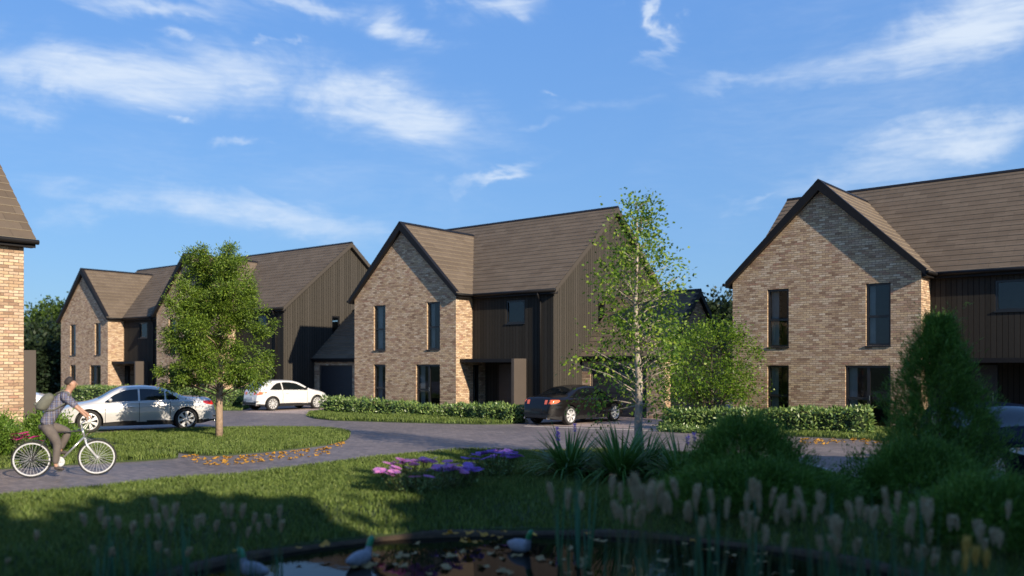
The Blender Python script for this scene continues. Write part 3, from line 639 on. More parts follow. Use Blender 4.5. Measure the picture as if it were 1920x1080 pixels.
    mb = MB(); mb.box(8.32, 8.35, 1.83, 1.885, .9, 1.25); mb.build('handle', 'chrome', d)
    mb = MB(); mb.box(HW + .02, 9.48, .5, 1.9, -.1, .055); mb.build('door_step', 'step_stone', root)
    # garage joined to the right side
    gx0, gx1, gy0, gy1, ge, gr = HT + .006, HT + 4.0, 3.13, 8.73, 2.35, 5.31; gm = (gy0 + gy1) / 2
    mb = MB(); PG = lambda u, z, d: (u, gy0 + d, z); dop = (gx0 + .42, gx0 + 3.15, -.05, 2.12)
    wall_open(mb, gx0, gx1, -.4, ge, [dop], PG, .14); mb.poly([(gx1, gy0, -.4), (gx1, gy1, -.4), (gx1, gy1, ge), (gx1, gm, gr - .2), (gx1, gy0, ge)]); mb.poly([(gx0, gy1, -.4), (gx1, gy1, -.4), (gx1, gy1, ge), (gx0, gy1, ge)])
    gar = mb.build('garage', 'brick', root, uv=True)
    mb = MB(); ss = math.hypot(gm - gy0 + .2, gr - ge - .12); S = Vector((0, gm - gy0 + .2, gr - ge - .12)) / ss
    roof_rows(mb, (gx0, gy0 - .2, ge + .12), (1, 0, 0), S, (0, -S.z, S.y), 4.15, ss); roof_rows(mb, (gx1 + .15, gy1 + .2, ge + .12), (-1, 0, 0), (0, -S.y, S.z), (0, S.z, S.y), 4.15, ss)
    mb.build('garage_roof', ['roof_tile', 'tile_edge_sunlit'], gar, uv=True)
    mb = MB()
    for sg in (-1, 1):
        ya = gm + sg * (gm - gy0 + .2); mb.prism([(gx1 + .003, ya, ge + .14), (gx1 + .003, gm, gr + .03), (gx1 + .003, gm, gr - .27), (gx1 + .003, ya, ge - .1)], (.16, 0, 0))
    mb.box(gx0, gx1, gy0 - .18, gy0 + .0, ge - .06, ge + .1); mb.tube([(gx0 + .02, gy0 - .24, ge + .09), (gx1 + .15, gy0 - .24, ge + .09)], .055, 8); mb.prism([(gx0, gm - .1, gr - .05), (gx0, gm, gr + .05), (gx0, gm + .1, gr - .05)], (4.17, 0, 0))
    mb.build('garage_fascia', 'black_trim', gar)
    mb = MB(); a, b, c, d = dop; mb.box(a + .06, b - .06, gy0 + .10, gy0 + .13, c, d - .06); [mb.box(a + .08, b - .08, gy0 + .085, gy0 + .10, z, z + .40) for z in (.04, .50, .96, 1.42)]
    gd = mb.build('garage_door', 'door_dark', gar)
    mb = MB(); mb.box(a + .002, a + .06, gy0 + .04, gy0 + .14, c, d - .002); mb.box(b - .06, b - .002, gy0 + .04, gy0 + .14, c, d - .002); mb.box(a + .06, b - .06, gy0 + .04, gy0 + .14, d - .06, d - .002); mb.build('garage_door_frame', 'grey_panel', gar)
    return root
house = make_house()
def put(o, h): o.location = (h[0], h[1], h[3]); o.rotation_euler = (0, 0, -h[2])
HG = 'brick and black boarded houses round the court'
hs = [house, copy_tree(house), copy_tree(house), copy_tree(house)]
for o, h, lab in zip(hs, (HM, HR, HL1, HL2), ('middle brick gabled house with the black car parked at its side', 'largest brick gabled house at the right with the hedge and tall glazed door in front',
        'farthest brick gabled house, behind the silver saloon', 'brick gabled house with long dark boarded side wall, half hidden by the bushy island tree')):
    put(o, h); tag(o, lab, 'house', HG)
# the house cut by the left edge: a lit side wall, eave and verge
def left_house():
    root = empty('brick_house'); L = 9.5; Wd = 6.612
    mb = MB(); mb.poly([(0, -L, -.3), (0, 0, -.3), (0, 0, ZE), (0, -L, ZE)])
    for y in (0, -L): mb.poly([(0, y, -.3), (-Wd, y, -.3), (-Wd, y, rz(0) - .12), (-Wd / 2, y, ZR - .14), (0, y, rz(0) - .12)])
    mb.poly([(-Wd, -L, -.3), (-Wd, 0, -.3), (-Wd, 0, ZE), (-Wd, -L, ZE)]); mb.build('wall', 'brick', root, uv=True)
    mb = MB(); wl = math.hypot(Wd / 2 + SV, ZR - ZE - .18); T = Vector((Wd / 2 + SV, 0, ZR - ZE - .18)) / wl
    roof_rows(mb, (SV, -L - .2, ZE + .18), (0, 1, 0), (-T.x, 0, T.z), (T.z, 0, T.x), L + .4, wl); roof_rows(mb, (-Wd - SV, -L - .2, ZE + .18), (0, 1, 0), T, (-T.z, 0, T.x), L + .4, wl)
    mb.build('roof', ['roof_tile', 'tile_edge_sunlit'], root, uv=True)
    mb = MB(); mb.box(.0, SV - .01, -L - .18, .18, ZE - .02, ZE + .16); mb.tube([(SV + .055, -L - .2, ZE + .11), (SV + .055, .24, ZE + .11)], .062, 10)
    for y in (.004, -L - .2):
        for sg in (-1, 1): mb.prism([(-Wd / 2 + sg * (Wd / 2 + SV), y, ZE + .18), (-Wd / 2, y, ZR + .01), (-Wd / 2, y, ZR - .3), (-Wd / 2 + sg * (Wd / 2 + SV), y, ZE - .03)], (0, .19, 0))
    mb.build('fascia', 'black_trim', root)
    mb = MB(); mb.box(-.9, -.12, .004, .28, 2.38, 2.52); mb.box(-.12, .0, .004, .28, -.1, 2.525); mb.build('canopy', 'grey_panel', root)
    root.location = (-11.94, 20.9, 0); root.rotation_euler = (0, 0, -.69)
    tag(root, 'brick house cut off by the left edge, behind the cyclist', 'house', HG)
left_house()

# ------------------------------------------------------------ cars
def interp(pts):
    xs = [p[0] for p in pts]; ys = [p[1] for p in pts]; n = len(xs)
    # monotone cubic (Fritsch-Carlson) so profiles stay smooth without overshoot
    d = [(ys[i + 1] - ys[i]) / (xs[i + 1] - xs[i]) for i in range(n - 1)]
    m = [d[0]] + [0 if d[i - 1] * d[i] <= 0 else 2 * d[i - 1] * d[i] / (d[i - 1] + d[i]) for i in range(1, n - 1)] + [d[-1]]
    def f(x):
        if x <= xs[0]: return ys[0]
        if x >= xs[-1]: return ys[-1]
        i = 0
        while x > xs[i + 1]: i += 1
        h = xs[i + 1] - xs[i]; t = (x - xs[i]) / h
        return (2 * t ** 3 - 3 * t * t + 1) * ys[i] + (t ** 3 - 2 * t * t + t) * h * m[i] + (-2 * t ** 3 + 3 * t * t) * ys[i + 1] + (t ** 3 - t * t) * h * m[i + 1]
    return f
CARS = dict(
    saloon=dict(L=4.85, hw=.92, H=1.47, wr=.36, wx=(.98, 3.88), z0=.20,
        top=[(0, .60), (.05, .80), (.12, .97), (.25, 1.045), (.95, 1.10), (1.30, 1.24), (1.75, 1.41), (2.3, 1.465), (2.85, 1.44), (3.15, 1.33), (3.62, 1.06), (3.8, 1.0), (4.4, .87), (4.7, .74), (4.85, .52)],
        belt=[(0, .93), (1, .96), (3.7, .90), (4.85, .70)], side=[(1.18, 1.0, 1.02), (1.45, 1.0, 1.20), (1.80, 1.0, 1.335), (2.3, .995, 1.375), (2.75, .985, 1.345), (3.1, .97, 1.22), (3.42, .96, .99)],
        pill=[1.62, 2.42], ws=(3.60, 2.98), rw=(1.0, 1.68), tail=(.0, .42, .80, .97), tailr=(.40, .80, .955), head=(4.42, 4.80, .60, .76), door=[1.48, 2.42, 3.42], mir=3.30),
    hatch=dict(L=3.98, hw=.86, H=1.42, wr=.325, wx=(.72, 3.20), z0=.19,
        top=[(0, .58), (.03, .78), (.07, .90), (.14, 1.0), (.30, 1.18), (.48, 1.345), (.8, 1.40), (1.3, 1.42), (1.9, 1.405), (2.25, 1.33), (2.85, 1.02), (3.0, .98), (3.5, .88), (3.85, .73), (3.98, .5)],
        belt=[(0, .92), (1, .94), (3, .88), (3.98, .70)], side=[(.62, .985, 1.0), (.85, .985, 1.19), (1.1, .98, 1.30), (1.5, .975, 1.33), (2.0, .965, 1.285), (2.35, .955, 1.14), (2.68, .95, .975)],
        pill=[1.28], ws=(2.83, 2.18), rw=(.17, .42), tail=(.0, .42, .74, .90), tailr=(.32, .75, .885), head=(3.5, 3.9, .62, .78), door=[1.25, 2.62], mir=2.55))
def car(kind, paint, rim, label, loc, heading, tailmat='lamp_red', parts=True, seed=0, scale=1.0):
    c = CARS[kind]; L, hw, H = c['L'], c['hw'], c['H']; zt = interp(c['top']); zb = interp(c['belt'])
    root = empty('parked_car')
    def wx(x):
        u = abs(x - L / 2) / (L / 2); return hw * (1 - .30 * u ** 7 - .045 * u ** 2)
    def ys(x, z):
        w = wx(x); b = zb(x); top = zt(x); z0 = c['z0']
        if z <= b:
            t = (z - z0) / (b - z0); y = w * (.93 + .07 * math.sin(min(1, max(0, t) * 1.5) * math.pi / 2) - .035 * max(0, t - .62) / .38 + (.010 * math.exp(-((t - .80) / .05) ** 2)))
        else:
            t = (z - b) / (H - b); y = w * (.965 - .04 * min(1, t * 12)) + (.64 * hw - .925 * w) * (t ** 1.15)
        r = .085 if top < b + .12 else .07
        if z > top - r:
            s = (z - top + r) / r; y *= 1 - .22 * (1 - math.sqrt(max(0, 1 - s * s * .999)))
        return y
    def topc(x, y):
        ye = max(.01, ys(x, zt(x))); return zt(x) + .030 * max(0, 1 - (y / ye) ** 2)
    xs = sorted(set([L * i / 64 for i in range(65)] + [.02, .05, .09, L - .02, L - .05, L - .1])); NS, NTT = 30, 7
    rings = []
    for x in xs:
        top = zt(x); zlo = c['z0'] + (.10 * max(0, 1 - x / .5) + .05 * max(0, 1 - (L - x) / .5)); pts = [(x, 0, zlo)]
        for i in range(NS + 1):
            t = i / NS; z = zlo + (top - zlo) * (1 - (1 - t) ** 1.25); pts.append((x, ys(x, z), z))
        ye = pts[-1][1]
        for i in range(1, NTT): y = ye * (1 - i / (NTT - 1)); pts.append((x, y, topc(x, y)))
        full = pts + [(p[0], -p[1], p[2]) for p in pts[-2:0:-1]]; rings.append(full)
    n = len(rings[0]); mb = MB(); vs = [p for r in rings for p in r]
    fs = [(i * n + k, i * n + (k + 1) % n, (i + 1) * n + (k + 1) % n, (i + 1) * n + k) for i in range(len(rings) - 1) for k in range(n)]
    fs += [tuple(range(n - 1, -1, -1)), tuple(range((len(rings) - 1) * n, len(rings) * n))]
    mb.add(vs, fs); body = mb.build('body', [paint, 'dark_plastic'], root, smooth=True, recalc=True)
    # wheel arches cut out of the body
    cut = MB(); ar = c['wr'] + .05
    for x in c['wx']:
        for s in (-1, 1):
            v = []; seg = 40
            for k in range(seg): t = 2 * math.pi * k / seg; v.append((x + ar * math.cos(t), s * (hw - .30), c['wr'] + ar * math.sin(t)))
            cut.prism(v, (0, s * .6, 0))
    co = cut.build('cutter', 'dark_plastic', None, recalc=True); m = body.modifiers.new('b', 'BOOLEAN'); m.operation = 'DIFFERENCE'; m.object = co; m.solver = 'EXACT'
    dg = bpy.context.evaluated_depsgraph_get(); me = bpy.data.meshes.new_from_object(body.evaluated_get(dg)); body.modifiers.clear(); body.data = me; me.name = 'body'
    bpy.data.objects.remove(co)
    for p in me.polygons:
        q = p.center
        for x in c['wx']:
            r = math.hypot(q.x - x, q.z - c['wr'])
            if (r < ar - .004 and abs(abs(q.y) - (hw - .30)) < .02) or (abs(r - ar) < .008 and abs(p.normal.y) < .35 and abs(q.y) < hw - .005 and q.z > c['z0'] + .02 and Vector((q.x - x, 0, q.z - c['wr'])).normalized().dot(p.normal) < -.5): p.material_index = 1; p.use_smooth = False
        if q.z < c['z0'] + .13 and q.z < .34 and len(p.vertices) < 40 and (abs(q.y) < hw * .97 or q.z < c['z0'] + .03): p.material_index = 1
    me.set_sharp_from_angle(angle=R(35))
    E_ = .005
    # glazing
    tz = interp([(a, t) for a, b, t in c['side']]); bz = interp([(a, b) for a, b, t in c['side']]); xa, xb = c['side'][0][0], c['side'][-1][0]
    cuts = [xa] + c['pill'] + [xb]
    for s in (-1, 1):
        for i in range(len(cuts) - 1):
            a = cuts[i] + (.03 if i else 0); b = cuts[i + 1] - (.03 if i < len(cuts) - 2 else 0); rows = []
            for j in range(7):
                v = j / 6; row = []
                for k in range(15): x = a + (b - a) * k / 14; z = bz(x) + (tz(x) - bz(x)) * v; row.append((x, s * (ys(x, z) + E_), z))
                rows.append(row)
            mb = MB(); mb.grid(rows); mb.build('side_window', 'car_glass', root, smooth=True, recalc=False)
        # window surround
        pts = [(x, s * (ys(x, bz(x) - .012) + E_ + .004), bz(x) - .014) for x in [xa + (xb - xa) * k / 20 for k in range(21)]]
        mb = MB(); mb.tube(pts, .009, 6); mb.build('window_trim', 'chrome' if kind == 'saloon' and paint != 'paint_black' else 'dark_plastic', root, smooth=True)
        dl = MB()
        for xd in c['door']:
            z1 = (tz(xd) - .0) if xa < xd < xb else zb(xd) - .02; z1 = min(z1, zb(xd) - .0); pr = [(.30 + (z1 - .30) * k / 12) for k in range(13)]
            dl.grid([[(xd - .007, s * (ys(xd, z) + .003), z) for z in pr], [(xd + .007, s * (ys(xd, z) + .003), z) for z in pr]])
        dl.grid([[(x, s * (ys(x, .30 + o) + .003), .30 + o) for x in [c['door'][0] + (c['door'][-1] - c['door'][0]) * k / 20 for k in range(21)]] for o in (0, .014)])
        dl.build('door_seam', 'dark_plastic', root)
        for xd in c['door'][:-1]:
            xm = xd + .14; z = .80; mb = MB(); mb.tube([(xm, s * (ys(xm, z) + .004), z), (xm + .04, s * (ys(xm, z) + .035), z + .004), (xm + .16, s * (ys(xm, z) + .035), z + .004), (xm + .20, s * (ys(xm, z) + .004), z)], .012, 8); mb.build('door_handle', paint, root, smooth=True)
        xm = c['mir']; zz = bz(xm) + .08; y0 = ys(xm, zz); mb = MB(); mb.tube([(xm, s * (y0 - .03), zz - .05), (xm + .01, s * (y0 + .08), zz - .02)], .02, 8)
        rows = []
        for i in range(9):
            t = i / 8; rr = math.sin(math.pi * max(.04, min(.96, t))) ** .5; rows.append([(xm - .02 + .065 * rr * math.cos(a) * (1 if math.cos(a) < 0 else .9), s * (y0 + .06 + .17 * t), zz + .055 * rr * math.sin(a)) for a in [2 * math.pi * k / 12 for k in range(13)]])
        mb.grid(rows); mb.poly(rows[0][:-1]); mb.poly(rows[-1][:-1]); mb.build('wing_mirror', paint if kind == 'saloon' else 'dark_plastic', root, smooth=True)
        # lamps on the flanks
        def xr(z):
            lo, hi = 0, .6
            for _ in range(30):
                mm = (lo + hi) / 2
                if zt(mm) < z: lo = mm
                else: hi = mm
            return hi
        x0, x1, z0, z1 = c['tail']; rows = []
        for j in range(5):
            v = j / 4; row = []
            for k in range(11): u = k / 10; x = x0 + .012 + (x1 - x0) * u * (1 if v > .5 else .75 + .5 * v); z = z0 + (z1 - z0) * (v * (1 - .35 * u) + .28 * u); z = min(z, zt(x1) - .02); x = max(x, xr(z) + .004); row.append((x, s * (ys(x, z) + .007), z))
            rows.append(row)
        mb = MB(); mb.grid(rows)
        ya, za, zc = c['tailr']; rows = []
        for j in range(5):
            z = za + (zc - za) * j / 4; x = xr(z) - .008; yo = ys(max(0, x), z) * .99; rows.append([(x - .0, s * (ya * hw + (yo - ya * hw) * k / 6), z - .0) for k in range(7)])
        mb.grid(rows); o = mb.build('tail_lamp', tailmat, root, smooth=True)
        x0, x1, z0, z1 = c['head']; rows = []
        for j in range(5):
            v = j / 4; row = []
            for k in range(11): u = k / 10; x = x0 + (x1 - x0) * u; z = z0 + (z1 - z0) * (v * (.35 + .65 * u) + .35 * (1 - u)) ; z = min(z, zt(x) - .02); row.append((x, s * (ys(x, z) + .007), z))
            rows.append(row)
        mb = MB(); mb.grid(rows); mb.build('headlight', 'lamp_clear', root, smooth=True)
        # rear reflector strip, sill
        mb = MB(); mb.grid([[(x, s * (ys(x, z) + .006), z) for x in [c['wx'][0] + ar + .05 + (c['wx'][1] - c['wx'][0] - 2 * ar - .1) * k / 16 for k in range(17)]] for z in (c['z0'] + .01, c['z0'] + .07)]); mb.build('sill', 'dark_plastic', root)
    for nm, (xa_, xb_) in (('windscreen', c['ws']), ('rear_window', c['rw'])):
        rows = []
        for j in range(9):
            x = xa_ + (xb_ - xa_) * j / 8; ye = ys(x, zt(x)) * .93; rows.append([(x, ye * (k / 6 - 1), topc(x, ye * (k / 6 - 1)) + .005) for k in range(13)])
        mb = MB(); mb.grid(rows); mb.build(nm, 'car_glass', root, smooth=True)
    # rear bumper details, plate, front grille
    mb = MB(); mb.box(-.02, .10, -.62 * hw, .62 * hw, .30, .40); mb.box(-.012, .1, -.72 * hw, -.40 * hw, .42, .45); mb.box(-.012, .1, .40 * hw, .72 * hw, .42, .45); mb.build('rear_diffuser', 'dark_plastic', root)
    mb = MB(); mb.box(-.012, .03, -.26, .26, .52, .63); mb.build('number_plate', 'lamp_clear' if paint != 'paint_black' else 'dark_plastic', root)
    for s in (-1, 1):
        mb = MB(); mb.tube([(-.035, s * .55, .27), (.12, s * .55, .27)], .035, 12); mb.build('exhaust_pipe', 'chrome', root)
    mb = MB(); mb.box(L - .05, L + .004, -.36, .36, .50, .60); mb.box(L - .08, L + .006, -.55, .55, .28, .42); mb.build('grille', 'dark_plastic', root)
    # wheels
    wr = c['wr']; first = None
    for x in c['wx']:
        for s in (-1, 1):
            if first is None:
                w = empty('wheel'); w.parent = root; first = w
                mb = MB(); mb.lathe([(wr * .70, -.10), (wr * .74, -.115), (wr * .93, -.115), (wr * .985, -.09), (wr, -.06), (wr, .06), (wr * .985, .09), (wr * .93, .115), (wr * .74, .115), (wr * .70, .10)], 'y', 40); mb.build('tyre', 'tyre', w, smooth=True)
                mb = MB(); rr = wr * .72
                mb.lathe([(rr, .112), (rr * .93, .115), (rr * .90, .095), (rr * .88, .0), (rr * .86, -.08)], 'y', 40)
                ns = 10 if kind == 'hatch' else 7
                for k in range(ns):
                    t = 2 * math.pi * k / ns
                    for q in ((-1, 1),):
                        a0, a1, b0, b1 = .055, .11 if ns == 7 else .06, rr * .16, rr * .92
                        P = lambda r, a, h: (r * math.cos(t + a), h, r * math.sin(t + a))
                        w0 = .26 if ns == 7 else .2; w1 = .24 if ns == 7 else .12
                        f = [P(b0, -w0 * 1.6, .102), P(b1, -w1, .092), P(b1, w1, .092), P(b0, w0 * 1.6, .102)]; g = [P(b0, -w0 * 1.6, .06), P(b1, -w1, .05), P(b1, w1, .05), P(b0, w0 * 1.6, .06)]
                        mb.add(f + g, [(0, 1, 2, 3), (7, 6, 5, 4), (0, 4, 5, 1), (1, 5, 6, 2), (2, 6, 7, 3), (3, 7, 4, 0)])
                mb.lathe([(.001, .118), (rr * .16, .115), (rr * .21, .10), (rr * .21, .05)], 'y', 24); mb.build('rim', rim, w)
                mb = MB(); mb.lathe([(.001, .02), (rr * .62, .02), (rr * .62, .035), (.08, .04), (.001, .04)], 'y', 32); mb.build('brake_disc', 'dark_alloy', w)
                mb = MB(); mb.lathe([(.001, -.04), (rr * .9, -.04)], 'y', 32); mb.build('wheel_back', 'dark_plastic', w)
            else: w = copy_tree(first, root)
            w.location = (x, s * (hw - .135), wr); w.rotation_euler = (0, random.uniform(0, 1), 0 if s > 0 else math.pi)
    root.location = (loc[0], loc[1], loc[2] if len(loc) > 2 else .004); root.rotation_euler = (0, 0, heading); root.scale = (scale,) * 3
    tag(root, label, 'car', 'cars parked in the court'); return root
def car_at(kind, paint, rim, label, rear, front, side, **k):
    """place by the ground points under the near rear and near front wheels"""
    c = CARS[kind]; A = Vector(rear); B = Vector(front); h = math.atan2(B.y - A.y, B.x - A.x); d = Vector((math.cos(h), math.sin(h))); nrm = Vector((-d.y, d.x))
    mid = (A + B) / 2 - nrm * side * (c['hw'] - .12); o = mid - d * (sum(c['wx']) / 2) * k.get('scale', 1)
    return car(kind, paint, rim, label, (o.x, o.y), h, **k)
car_at('saloon', 'paint_silver', 'alloy', 'silver saloon parked behind the cyclist, half shaded by the bushy tree', G(344, 806), G(172, 812), 1, tailmat='lamp_red')
car_at('hatch', 'paint_white', 'alloy', 'small white hatchback with red tail lamps parked before the dark garage', G(513, 770), G(590, 766.5), -1, tailmat='lamp_orange')
car_at('saloon', 'paint_black', 'alloy', 'black saloon seen from behind on the pale drive by the middle house', G(1075, 796.5), G(1146, 790.5), -1, tailmat='lamp_orange', scale=.95)
car_at('hatch', 'paint_navy', 'alloy', 'dark navy car at the right edge, partly hidden by the tall conifer', (8.50, 17.45), (8.60, 15.0), -1, scale=1.0)
car('hatch', 'paint_white', 'alloy', 'white car of which only the bonnet shows past the left house', (-24.1, 36.6), .30, )

# ------------------------------------------------------------ plants
def unit(v): return v / np.maximum(1e-9, np.linalg.norm(v, axis=-1, keepdims=True))
def leaf_quads(P, D, Nn, ln, wd):
    """diamond leaves: base P, direction D, rough normal Nn, lengths, widths"""
    D = unit(D); S = unit(np.cross(D, Nn)); n = len(P); V = np.zeros((n, 4, 3)); ln = ln[:, None]; wd = wd[:, None]
    up = np.cross(S, D)
    V[:, 0] = P; V[:, 1] = P + D * ln * .45 + S * wd * .5 + up * wd * .12; V[:, 2] = P + D * ln; V[:, 3] = P + D * ln * .45 - S * wd * .5 + up * wd * .12
    return V
def quads(n): return np.arange(n)[:, None] * 4 + np.arange(4)[None]
def crown_clusters(n, env, z0, z1, cx=0, cy=0, inner=.45, seed=0):
    r_ = np.random.default_rng(seed); out = []
    while len(out) < n:
        z = r_.uniform(z0, z1); R_ = env(z)
        if r_.uniform() > (R_ / 1.8) ** .8 + .1: continue
        a = r_.uniform(0, 2 * np.pi); q = inner + (1 - inner) * math.sqrt(r_.uniform()); lob = 1 + .16 * math.sin(3 * a + z * 2.3) + .10 * math.sin(5 * a - z * 3.1)
        out.append((cx + q * R_ * lob * math.cos(a), cy + q * R_ * lob * math.sin(a), z))
    return np.array(out)
def foliage(name, C, per, spread, ln, wd, mat, parent, droop=.3, seed=0, outw=(0, 0, 2.5), up=0):
    r_ = np.random.default_rng(seed); n = len(C) * per
    sp = np.repeat(r_.uniform(.6, 1.35, len(C)), per)[:, None]
    P = np.repeat(C, per, 0) + r_.normal(0, 1, (n, 3)) * np.array([spread, spread, spread * .8]) * .5 * sp
    D = unit(P - np.array(outw)[None]) * .5 + unit(P - np.repeat(C, per, 0)) * .6 + r_.normal(0, .45, (n, 3)); D[:, 2] += up - droop
    Nn = r_.normal(0, .6, (n, 3)); Nn[:, 2] += .8
    V = leaf_quads(P, D, Nn, ln * r_.uniform(.6, 1.3, n), wd * r_.uniform(.7, 1.3, n))
    return np_mesh(name, V, quads(n), mat, parent)
def make_tree(name, label, loc, trunk, trad, C, per, spread, ln, wd, leafm, barkm, droop, seed=0, nbr=40, group=None, cat='tree', center=(0, 0, 2.5), brr=.02, up=0, stems=None):
    root = empty(name, loc); r_ = random.Random(seed); mb = MB(); mb.tube(trunk, trad, 10)
    for st, sr in (stems or []): mb.tube(st, sr, 7)
    mb.build('trunk', barkm, root, smooth=True)
    tp = [Vector(p) for p in trunk]; mb = MB()
    for i in r_.sample(range(len(C)), min(nbr, len(C))):
        e = Vector(C[i]); z = max(tp[0].z + .25 * (tp[-1].z - tp[0].z), e.z - .35 * math.hypot(e.x, e.y) - .15); z = min(z, tp[-1].z - .05)
        for a, b in zip(tp[:-1], tp[1:]):
            if a.z <= z <= b.z: s = a.lerp(b, (z - a.z) / max(1e-6, b.z - a.z)); break
        else: s = tp[-1]
        m_ = s.lerp(e, .5) + Vector((r_.uniform(-.08, .08), r_.uniform(-.08, .08), r_.uniform(-.02, .12)))
        mb.tube([s, m_, e], [brr, brr * .65, brr * .25], 5)
    mb.build('branch', barkm, root, smooth=True)
    foliage('crown', C, per, spread, ln, wd, leafm, root, droop, seed, center, up); tag(root, label, cat, group); return root
# the bushy tree on the island
env = interp([(1.3, .9), (1.6, 1.45), (2.2, 1.62), (2.9, 1.45), (3.6, 1.25), (4.3, 1.05), (4.9, .78), (5.3, .5), (5.5, .2)])
Lb = crown_clusters(50, lambda z: env(z) * .86, 1.55, 5.15, inner=.55, seed=3); Lb = np.vstack([Lb, [(-.35, 0, 5.2), (.35, 0, 5.25), (0, 0, 4.7), (0, .2, 3.8), (0, 0, 2.9), (-1.3, -.2, 1.75), (-.8, -.5, 1.5), (-1.0, .3, 1.6)]])
r_ = np.random.default_rng(17); Ci = []
for c_ in Lb:
    for k in range(9):
        d_ = r_.normal(0, 1, 3); d_ /= np.linalg.norm(d_); d_[2] = d_[2] * .9 + .1; Ci.append(c_ + d_ * r_.uniform(.24, .40) * np.array([1, 1, 1.15]))
Ci = np.array(Ci); Ci = Ci[~((Ci[:, 0] * .63 - Ci[:, 1] * .777 > .35) & (Ci[:, 2] < 1.7))]; Ci = Ci[Ci[:, 2] > 1.4]
x, y = G(411, 822)
make_tree('broadleaf_tree', 'bushy bright green tree with one straight trunk on the grass island', (x, y, .02), [(0, 0, -.1), (0, 0, .8), (.02, 0, 1.6), (.0, .03, 2.8), (.05, 0, 4.2), (0, 0, 5.1)], [.115, .10, .09, .065, .035, .012], Ci, 185, .20, .085, .027, 'leaf_island', 'bark', .25, 3, 70, center=(0, 0, 2.6), brr=.022)
# the slender birch
env = interp([(.9, .6), (1.3, 1.15), (2.2, 1.2), (2.9, .8), (3.3, .85), (3.9, 1.0), (4.6, .78), (5.2, .45), (5.65, .2)])
Cb = crown_clusters(330, env, .95, 5.65, inner=.2, seed=11)
Cb = Cb[(Cb[:, 2] > 2.5) | (np.random.default_rng(1).uniform(0, 1, len(Cb)) < .45)]
make_tree('birch_tree', 'slender pale barked birch with sparse leaves in front of the middle house garage', (2.66, 18.0, .02), [(0, 0, -.1), (0, 0, .9), (.02, 0, 1.8), (-.04, 0, 2.6), (-.06, 0, 3.5), (-.02, 0, 4.6), (-.03, 0, 5.5)], [.095, .085, .075, .058, .042, .026, .008], Cb, 27, .34, .078, .056, 'leaf_birch', 'birch_bark', .35, 11, 95, center=(0, 0, 3), brr=.014)
# the spreading small tree by the right house's hedge
Cm = []
r_ = np.random.default_rng(5)
for i in range(105):
    a = r_.uniform(0, 2 * np.pi); z = r_.choice([1.15, 1.55, 1.95, 2.3, 2.65, 3.0, 3.35]) + r_.normal(0, .07); R_ = np.interp(z, [.9, 1.5, 2.2, 3.0, 3.6], [1.3, 1.85, 1.8, 1.3, .6]); q = math.sqrt(r_.uniform(.08, 1)); Cm.append((q * R_ * math.cos(a), q * R_ * math.sin(a), z))
Cm = np.array(Cm)
st = [([(0.1, 0, 0), (.35, .1, .8), (.8, .1, 1.6), (1.1, .1, 2.3)], [.055, .045, .03, .012]), ([(-.1, 0, 0), (-.3, 0, .9), (-.8, -.1, 1.7), (-1.1, -.1, 2.4)], [.05, .04, .028, .01])]
make_tree('small_maple_tree', 'low spreading many stemmed tree with layered lime leaves left of the right house', (6.95, 29.9, 0), [(0, 0, -.1), (.05, 0, .8), (0, 0, 1.7), (.05, 0, 2.6), (0, 0, 3.3)], [.06, .05, .04, .025, .01], Cm, 110, .5, .085, .06, 'leaf_maple', 'dark_bark', .1, 5, 60, center=(0, 0, 1.6), brr=.014, stems=st)
def big_tree(label, loc, h, r, mat, seed, n=170, per=60, ln=.34, wd=.22, group='trees beyond the houses', nm='background_tree', trunk_h=None, sprd=1.3, bot=.12):
    env = interp([(h * bot, r * .45), (h * max(.3, bot + .1), r * .95), (h * .55, r), (h * .8, r * .7), (h * .97, r * .15)])
    C = crown_clusters(n, lambda z: env(z) , h * (bot + .02), h * .97, inner=.35, seed=seed) if r < 1.9 else None
    if C is None:
        r_ = np.random.default_rng(seed); L_ = []
        while len(L_) < n:
            z = r_.uniform(h * (bot + .02), h * .97); R_ = env(z)
            if r_.uniform() > R_ / r: continue
            a = r_.uniform(0, 2 * np.pi); q = .35 + .65 * math.sqrt(r_.uniform()); lob = 1 + .15 * math.sin(3 * a + z) + .1 * math.sin(5 * a - 2 * z); L_.append((q * R_ * lob * math.cos(a), q * R_ * lob * math.sin(a), z))
        C = np.array(L_)
    return make_tree(nm, label, loc, [(0, 0, -.2), (.1, 0, h * .3), (0, .1, h * .6), (0, 0, h * .9)], [r * .09, r * .07, r * .045, .02], C, per, sprd, ln, wd, mat, 'dark_bark', .15, seed, 25, group, center=(0, 0, h * .5), brr=.05)
BG = 'trees beyond the houses'
def at(px, Y, z=0): return ((px - 960) / F * Y, Y, z)
big_tree('light green tree crown rising beside the farthest house', at(104, 76), 7.4, 2.6, 'leaf_bg', 21, 200, 80)
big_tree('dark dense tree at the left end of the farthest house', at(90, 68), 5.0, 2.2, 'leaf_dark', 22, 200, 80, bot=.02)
big_tree('green tree just right of the left house wall', at(50, 70), 4.9, 1.9, 'leaf_bg', 23, 130, 80)
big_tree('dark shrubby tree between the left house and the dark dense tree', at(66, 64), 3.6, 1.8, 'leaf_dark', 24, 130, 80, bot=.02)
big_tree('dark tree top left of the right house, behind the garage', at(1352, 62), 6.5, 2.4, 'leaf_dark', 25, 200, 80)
big_tree('dark tree low behind the spreading small tree', at(1318, 52), 4.0, 1.8, 'leaf_dark', 26, 130, 60, bot=.02)

